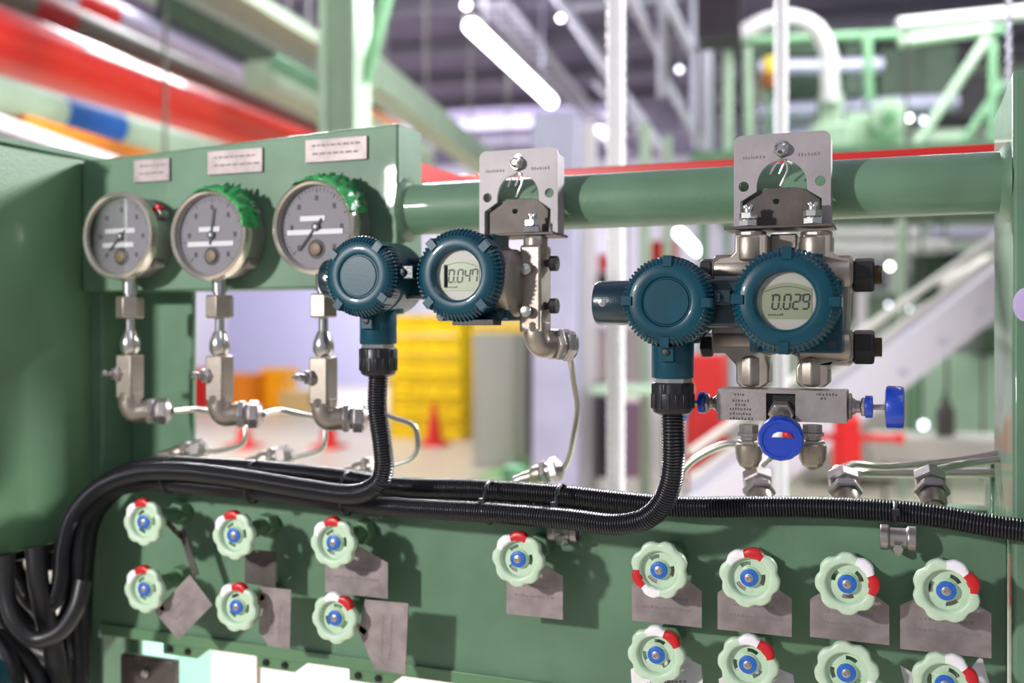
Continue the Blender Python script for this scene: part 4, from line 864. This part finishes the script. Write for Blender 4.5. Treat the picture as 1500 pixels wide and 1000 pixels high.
# ---------------- upper right machinery
btube('process_pipe', [(1060, 62, 9), (1090, 48, 9), (1120, 32, 9), (1160, 27, 9), (1195, 42, 9), (1213, 78, 9), (1215, 110, 9), (1216, 150, 9)], 25, WHP, 'white pipe bending over and down right of the thin rope', 'pipe')
for x0, y0, x1, y1, w_, t, mt, lab in ((1085, 60, 1470, 44, 14, 9.5, MG2, 'long green level bar above the machinery'), (1066, 55, 1066, 230, 15, 9, MG, 'pale green upright left of the thin rope, outer one'),
        (1094, 70, 1096, 230, 13, 9, MG, 'pale green upright left of the thin rope, inner one'), (1270, 50, 1274, 150, 14, 9.3, MG2, 'green upright hanging above the round motor'), (1455, 60, 1452, 225, 12, 9.3, MG2, 'green upright beside the right post'),
        (1330, 230, 1450, 50, 15, 10, MG, 'pale diagonal brace left of the right post'), (1395, 230, 1470, 120, 12, 10, MG2, 'green diagonal brace touching the right post'),
        (1318, 62, 1450, 44, 16, 9, MG, 'short pale pipe under the long white pipe at upper right')):
    m = MB(); m.cyl(B(x0, y0, t), B(x1, y1, t), w_*t/F/2, n=14); solid('frame_bar', m, mt, lab, 'bar', 'green bars of the far machinery')
m = MB(); m.cyl(B(1315, 38, 8.5), B(1520, 17, 8.5), .06); solid('process_pipe', m, WHP, 'bright white pipe entering the top right corner', 'pipe')
m = MB(); m.cyl(B(1110, 100, 10.5), B(1290, 96, 10.5), .085); solid('process_pipe', m, LAV, 'grey level pipe behind the white bend', 'pipe')
m = MB(); m.cyl(B(1110, 165, 11), B(1400, 150, 11), .10); solid('process_pipe', m, LAV, 'dull grey level pipe behind the round motor', 'pipe')
m = MB(); pbox(m, 1200, 135, 1234, 225, 9, .3); pbox(m, 1190, 180, 1245, 230, 8.9, .4); m.cyl(B(1217, 135, 9.15), B(1217, 118, 9.15), .08); solid('pump_housing', m, MG, 'pale green pump housing under the white bend', 'pump', bevel=.02)
mo = thing('motor', B(1300, 200, 9), 'round pale green motor above the green pipe rail', 'motor'); c = B(1300, 175, 9)
m = MB(); m.rcyl(c-HD*.15, c+HD*.3, .16, .02); fin('motor_body', m, MG, mo)
m = MB(); m.rcyl(c-HD*.22, c-HD*.15, .06, .01); fin('motor_shaft_cap', m, MG2, mo)
m = MB(); pbox(m, 1275, 196, 1325, 232, 9, .4); fin('motor_foot', m, MG, mo)
m = MB(); pbox(m, 1240, 165, 1278, 232, 9.2, .3); solid('gear_box', m, MG, 'pale green box between pump housing and round motor', 'box', bevel=.02)
yv = thing('valve_actuator', B(1126, 110, 9.5), 'small yellow and orange valve left of the thin rope', 'valve'); m = MB(); m.rcyl(B(1126, 108, 9.5), B(1126, 84, 9.5), .05, .01); fin('actuator_cap', m, YEL, yv); m = MB(); m.rcyl(B(1126, 130, 9.5), B(1126, 108, 9.5), .07, .01); fin('actuator_body', m, mat('rust_orange', (150, 84, 30), rough=.6), yv); m = MB(); m.cyl(B(1126, 130, 9.5), B(1126, 130, 9.5)-ZV*(B(1126, 130, 9.5).z), .02, n=10); fin('support_post', m, MG2, yv)
for x0, y0, x1, y1, t, mt, lab in ((1090, 62, 1200, 84, 12, DG, 'dark green duct behind the white bend'), (1350, 110, 1450, 175, 13.0, DKP, 'dark box behind the diagonal brace'), (1235, 62, 1262, 140, 12, DG, 'dark green panel left of the green upright'),
        (1290, 66, 1400, 140, 12.2, DG, 'dark green casing above the round motor'), (1110, 180, 1190, 215, 11.2, LAV, 'grey lilac casing left of the pump housing'), (1040, -20, 1470, 38, 14, LAV, 'wide grey duct along the top right edge'),
        (1130, 110, 1200, 160, 13.6, DG, 'dark green casing left of the pump housing'), (1405, 205, 1460, 222, 9, WHP, 'white ledge left of the post top'), (1360, 190, 1410, 214, 11, MG, 'pale green block right of the round lamps')):
    m = MB(); pbox(m, x0, y0, x1, y1, t, .6); solid('machine_casing', m, mt, lab, 'casing', 'casings of the far machinery', bevel=.02)
pf = thing('mezzanine', at(1.4, 11.5, -Z0), 'green platform on posts carrying the far machinery behind the green rail', 'platform')
m = MB(); hbox(m, at(1.55, 11.6, 1.42), 4.3, 6.0, .08); fin('platform_deck', m, MG2, pf)
for a_ in (-.5, 3.6):
    for q_ in (8.75, 14.4): m = MB(); hbox(m, at(a_, q_, (1.38-Z0)/2), .08, .08, Z0+1.38); fin('post', m, MG2, pf)
# ---------------- below the rail on the right
for x0, y0, x1, y1, w_, t, mt, lab in ((1222, 343, 1345, 342, 17, 10, WHP, 'white level pipe nearest below the rail'), (1365, 343, 1480, 341, 20, 10, LAV, 'lilac level pipe touching the post below the rail'), (1215, 364, 1335, 363, 15, 9.5, WHP, 'pinkish white level pipe, second below the rail'), (1342, 359, 1388, 357, 12, 9.5, WHP, 'short white pipe piece below the rail')):
    m = MB(); m.cyl(B(x0, y0, t), B(x1, y1, t), w_*t/F/2, n=14); solid('process_pipe', m, mt, lab, 'pipe', 'level pipes below the rail on the right')
m = MB(); c = B(1322, 500, 8.5); m.cyl(Vector((c.x, c.y, 0)), Vector((c.x, c.y, 2.3)), .045); solid('steel_pole', m, MG, 'pale green upright pole right of the black hex nuts', 'pole')
m = MB(); c = B(1262, 500, 9.5); m.cyl(Vector((c.x, c.y, 0)), Vector((c.x, c.y, 1.75)), .05); solid('steel_pole', m, WHP, 'whitish pole just behind the black hex nuts', 'pole')
STR_ = mat('stair_paint', (206, 202, 212), rough=.45); st = thing('stairway', Vector((B(1100, 700, 5.6).x, B(1100, 700, 5.6).y, 0)), 'grey lilac stairway climbing from lower left to the right post', 'stairs')
A_ = B(1010, 770, 5.6); B_ = B(1500, 395, 6.6)
m = MB(); m.beam(A_, B_, .05, .27, up=ZV); fin('stair_stringer', m, STR_, st)
m = MB(); m.beam(A_+HD*.7, B_+HD*.7, .05, .27, up=ZV); fin('stair_stringer', m, STR_, st)
m = MB(); m.cyl(A_+ZV*.40, B_+ZV*.34, .022); m.cyl(A_+ZV*.26, B_+ZV*.22, .018); fin('handrail', m, GREY, st)
for i in range(8):
    p = A_+(B_-A_)*(i+.5)/8; m = MB(); m.beam(p, p+HD*.7, .2, .03, up=ZV); fin('stair_tread', m, SILV, st)
m = MB(); m.cyl(B(1378, 420, 8), B(1450, 382, 8), .06); solid('process_pipe', m, GREY, 'cream capped pipe pointing down left above the stair', 'pipe')
for x0, y0, x1, y1, t, mt, lab in ((1345, 520, 1470, 690, 10, mat('pale_green_casing', (192, 226, 196), rough=.5), 'pale green cabinet behind the grey cylinder'), (1322, 545, 1350, 680, 9, MG2, 'green upright casing left of the pale green cabinet'), (1340, 372, 1385, 440, 12, DG, 'dark green casing behind the pale pole'),
        (1392, 368, 1425, 400, 12, DKP, 'dark purple casing above the stair'), (1225, 385, 1262, 470, 14, DG, 'dark green casing behind the whitish pole'), (1440, 480, 1470, 520, 9.5, DG, 'dark green casing touching the post below the stair'),
        (1270, 430, 1320, 470, 14, MG, 'pale casing beside the two lamps'), (1250, 380, 1300, 425, 15, LAV, 'lilac casing behind the upper hex nut lamp'), (1180, 600, 1300, 700, 9, GREY, 'whitish low cabinet behind the red valve')):
    m = MB(); pbox(m, x0, y0, x1, y1, t, .5); solid('machine_casing', m, mt, lab, 'casing', 'casings of the far machinery', bevel=.02)
gc = thing('gas_cylinder', B(1385, 640, 7), 'small grey cylinder with a thin valve on top, beyond the blue side knob', 'cylinder'); m = MB(); m.lathe(B(1385, 642, 7), ZV, [(.055, 0), (.06, .01), (.06, .19), (.04, .23), (.02, .25)], 24); fin('cylinder_body', m, GREYP, gc); m = MB(); m.lathe(B(1385, 590, 7), ZV, [(.03, 0), (.03, .03), (.012, .035), (.012, .09)], 16); fin('cylinder_valve', m, DG, gc)
m = MB(); pbox(m, 1290, 643, 1480, 680, 6.8, .5); solid('work_bench', m, GREY, 'pale bench top carrying the small grey cylinder', 'bench', bevel=.01)
hv = thing('red_hydrant', B(1240, 700, 5.5), 'red hydrant valve with side arms below the blue side knob', 'hydrant valve'); c = B(1240, 640, 5.5)
m = MB(); m.lathe(Vector((c.x, c.y, 0)), ZV, [(.09, 0), (.09, .03), (.05, .04), (.05, c.z-.18), (.075, c.z-.15), (.075, c.z-.05), (.068, c.z+.02), (.068, c.z+.10), (.03, c.z+.15)], 28); fin('hydrant_body', m, REDD, hv)
m = MB(); m.cyl(c-HS*.19, c+HS*.27, .020); m.rcyl(c-HS*.2, c-HS*.17, .03, .004); m.rcyl(c+HS*.25, c+HS*.29, .03, .004); fin('side_arm', m, REDD, hv)
m = MB(); pbox(m, 1004, 520, 1062, 712, 6.6, .4); solid('red_cabinet', m, REDD, 'red cabinet behind the right corrugated drop', 'cabinet', bevel=.02)
m = MB(); pbox(m, 1066, 655, 1105, 720, 6.7, .3); solid('red_cabinet', m, REDD, 'smaller red box beside the red cabinet under the valve block', 'box', bevel=.02)
m = MB(); pbox(m, 950, 352, 992, 392, 10, .08); solid('wall_sign', m, REDD, 'red sign board above the blank transmitter cover on the right', 'sign')
m = MB(); pbox(m, 876, 372, 896, 398, 10, .08); solid('wall_sign', m, REDD, 'small red sign board left of the thick rope', 'sign')
# ---------------- centre: columns, machines
for px, w_, t, mt, lab in ((817, 66, 6.5, LAV, 'broad lavender column right of the steel elbow'), (862, 22, 7.5, WHP, 'slim white column left of the thick rope'), (945, 16, 7.5, MG, 'slim pale green column right of the thick rope'), (978, 14, 8, MG, 'slim pale green column behind the right corrugated drop')):
    c = B(px, 480, t); m = MB(); hbox(m, Vector((c.x, c.y, 1.45 if t > 7 else 1.375)), w_*t/F, w_*t/F*.8, 2.9 if t > 7 else 2.75); solid('steel_column', m, mt, lab, 'column', 'columns between the two transmitters', bevel=.01)
for x0, y0, x1, y1, t, mt, lab in ((868, 560, 900, 700, 7.2, DKP, 'dark purple machine between lavender column and thick rope'), (860, 566, 1010, 580, 6.4, MG, 'mint level bar between the lavender column and right corrugated drop'), (868, 400, 900, 470, 9, DKP, 'dark casing left of the side port plug'), (905, 590, 940, 700, 8.2, mat('mauve_casing', (150, 120, 140), rough=.6), 'mauve machine behind the thick rope'), (870, 480, 940, 560, 9.2, mat('pink_casing', (206, 190, 196), rough=.6), 'pinkish casing above the mint bar'), (775, 500, 790, 600, 9, DKP, 'dark narrow casing against the lavender column')):
    m = MB(); pbox(m, x0, y0, x1, y1, t, .3); solid('machine_casing', m, mt, lab, 'casing', 'casings of the far machinery', bevel=.01)
def crate(c, w_, h, mt, lab, name='plastic_crate', grp='stacked yellow crates'):
    t = thing(name, c, lab, 'crate', grp); m = MB(); hbox(m, c+ZV*h*.46, w_*.94, .5, h*.84)
    for i in range(5): hbox(m, c+HS*(w_*(i-2)/4.4)+ZV*h*.45-HD*.26, .025, .03, h*.8)
    fin('crate_body', m, mt, t); m = MB(); hbox(m, c+ZV*h*.88, w_, .56, h*.16); fin('crate_rim', m, mt, t); m = MB(); hbox(m, c+ZV*h*.06, w_*.98, .54, h*.08); fin('crate_base', m, mt, t)
tb = 13.1; base = B(632, 480, tb); nm = ['bottom', 'second', 'third', 'fourth', 'fifth', 'top']
for k in range(6):
    crate(Vector((base.x, base.y, .002+k*.262)), 1.0, .26, YEL, '%s yellow crate of the front stack behind the left corrugated drop' % nm[k])
base = B(735, 480, 14.2)
for k in range(6): crate(Vector((base.x, base.y, .002+k*.292)), 1.25, .29, YEL, '%s yellow crate of the rear stack behind the grey cabinet' % nm[k])
gcb = thing('grey_cabinet', Vector((B(722, 600, 10.3).x, B(722, 600, 10.3).y, 0)), 'light grey cabinet in front of the yellow crates', 'cabinet'); c = B(722, 480, 10.3); H = Z0-(487-480)*10.3/F
m = MB(); hbox(m, Vector((c.x, c.y, H/2))+HD*.3, .42, .6, H); fin('cabinet_body', m, GREY, gcb, bevel=.01)
m = MB(); hbox(m, Vector((c.x, c.y, H/2))-HD*.01, .38, .02, H-.06); fin('cabinet_door', m, GREY, gcb)
m = MB(); pbox(m, 753, 495, 785, 676, 11.2, .5); solid('machine_casing', m, GREYP, 'narrow dark grey box standing for the shaded side of the light grey cabinet', 'casing', 'casings of the far machinery')  # shaded side of the grey cabinet, made as a separate dark box
def cone(px, py, h, lab):
    t = F*Z0/(py-HZ); c = B(px, py, t); th = thing('traffic_cone', c, lab, 'traffic cone', 'red traffic cones on the hall floor'); m = MB(); m.lathe(c+ZV*.03, ZV, [(.11, 0), (.10, .02), (.022, h-.03), (.018, h-.03)], 24); fin('cone_body', m, CONE, th)
    m = MB(); hbox(m, c+ZV*.018, .34, .34, .035); fin('cone_base', m, CONE, th)
cone(636, 652, .52, 'red traffic cone in front of the yellow crates'); cone(482, 655, .72, 'red traffic cone behind the valve under the largest gauge'); cone(358, 655, .45, 'red traffic cone right of the valve under the middle gauge')
for px, t, w_, h, mt, lab in ((299, 17.9, .5, .72, REDD, 'red crate beside the valve under the middle gauge'), (351, 17.2, .66, .66, ORG, 'orange crate behind the middle gauge valve'), (409, 17.6, .45, .74, mat('amber_plastic', (244, 170, 14), rough=.45), 'amber crate right of the orange one'), (440, 17.0, .5, .36, mat('tan_board', (206, 176, 120), rough=.6), 'low tan box right of the amber crate')):
    c = B(px, 480, t); crate(Vector((c.x, c.y, .002)), w_, h, mt, lab, 'storage_crate', 'coloured crates by the far shutter')
m = MB(); c = B(752, 690, 4.6); m.lathe(Vector((c.x, c.y, 0)), ZV, [(.05, 0), (.05, c.z-.02), (.055, c.z-.015), (.05, c.z+.02), (.02, c.z+.03)], 24); solid('bollard', m, mat('green_bollard', (90, 140, 104), rough=.4), 'green post with a rounded cap just above the conduits mid picture', 'post')
# low things under the panel, bottom left
m = MB(); c = B(240, 950, 3.3); hbox(m, Vector((c.x, c.y, c.z/2+.01)), .18, .3, c.z); solid('mint_box', m, MINTP, 'mint green box seen through the gap under the valve panel', 'box', bevel=.005)
# left wall segment hides the open side of the hall
m = MB(); hbox(m, CAM+HD*13+HS*-13-ZV*(Z0-2.9), .2, 26, 5.8); solid('wall_left', m, WALLM, 0, 0, kind='structure')

def support(names):
    dgs = bpy.context.evaluated_depsgraph_get()
    for o in list(bpy.data.objects):
        if o.parent is None and o.type == 'MESH' and o.name.split('.')[0] in names and 'kind' not in o:
            zs = [v.co for v in o.data.vertices]; lo = min(v.z for v in zs)+o.location.z; hi = max(v.z for v in zs)+o.location.z
            if lo < .05: continue
            ctr = o.location+sum(zs, Vector())/len(zs); rel = ctr-CAM; hs = rel.dot(HS); hd = rel.dot(HD); deck = -.55 < hs < 3.6 and 8.7 < hd < 14.5
            if deck and lo > Z0+1.40: base = Z0+1.46
            elif deck and hi > Z0+.3: base = None; top = Z0+1.38
            elif lo < 2.35: base = 0
            else: base = None; top = Z0+4.3
            v = min(zs, key=lambda q: q.z) if base is not None else max(zs, key=lambda q: q.dot(HD)+q.z); p = o.location+v
            p = p+(Vector((ctr.x, ctr.y, p.z))-p)*.12
            if base is not None and p.z < base+.02: continue
            m = MB(); m.cyl(Vector((p.x, p.y, base)) if base is not None else p-ZV*.03, p+ZV*.03 if base is not None else Vector((p.x, p.y, top)), .011, n=8); fin('support_rod', m, GREYP, o)
support(('machine_casing', 'process_pipe', 'frame_bar', 'work_bench', 'gear_box', 'pump_housing', 'wall_sign', 'junction_box', 'overhead_beam', 'overhead_pipe', 'roof_strut', 'cable_ladder', 'red_cabinet'))
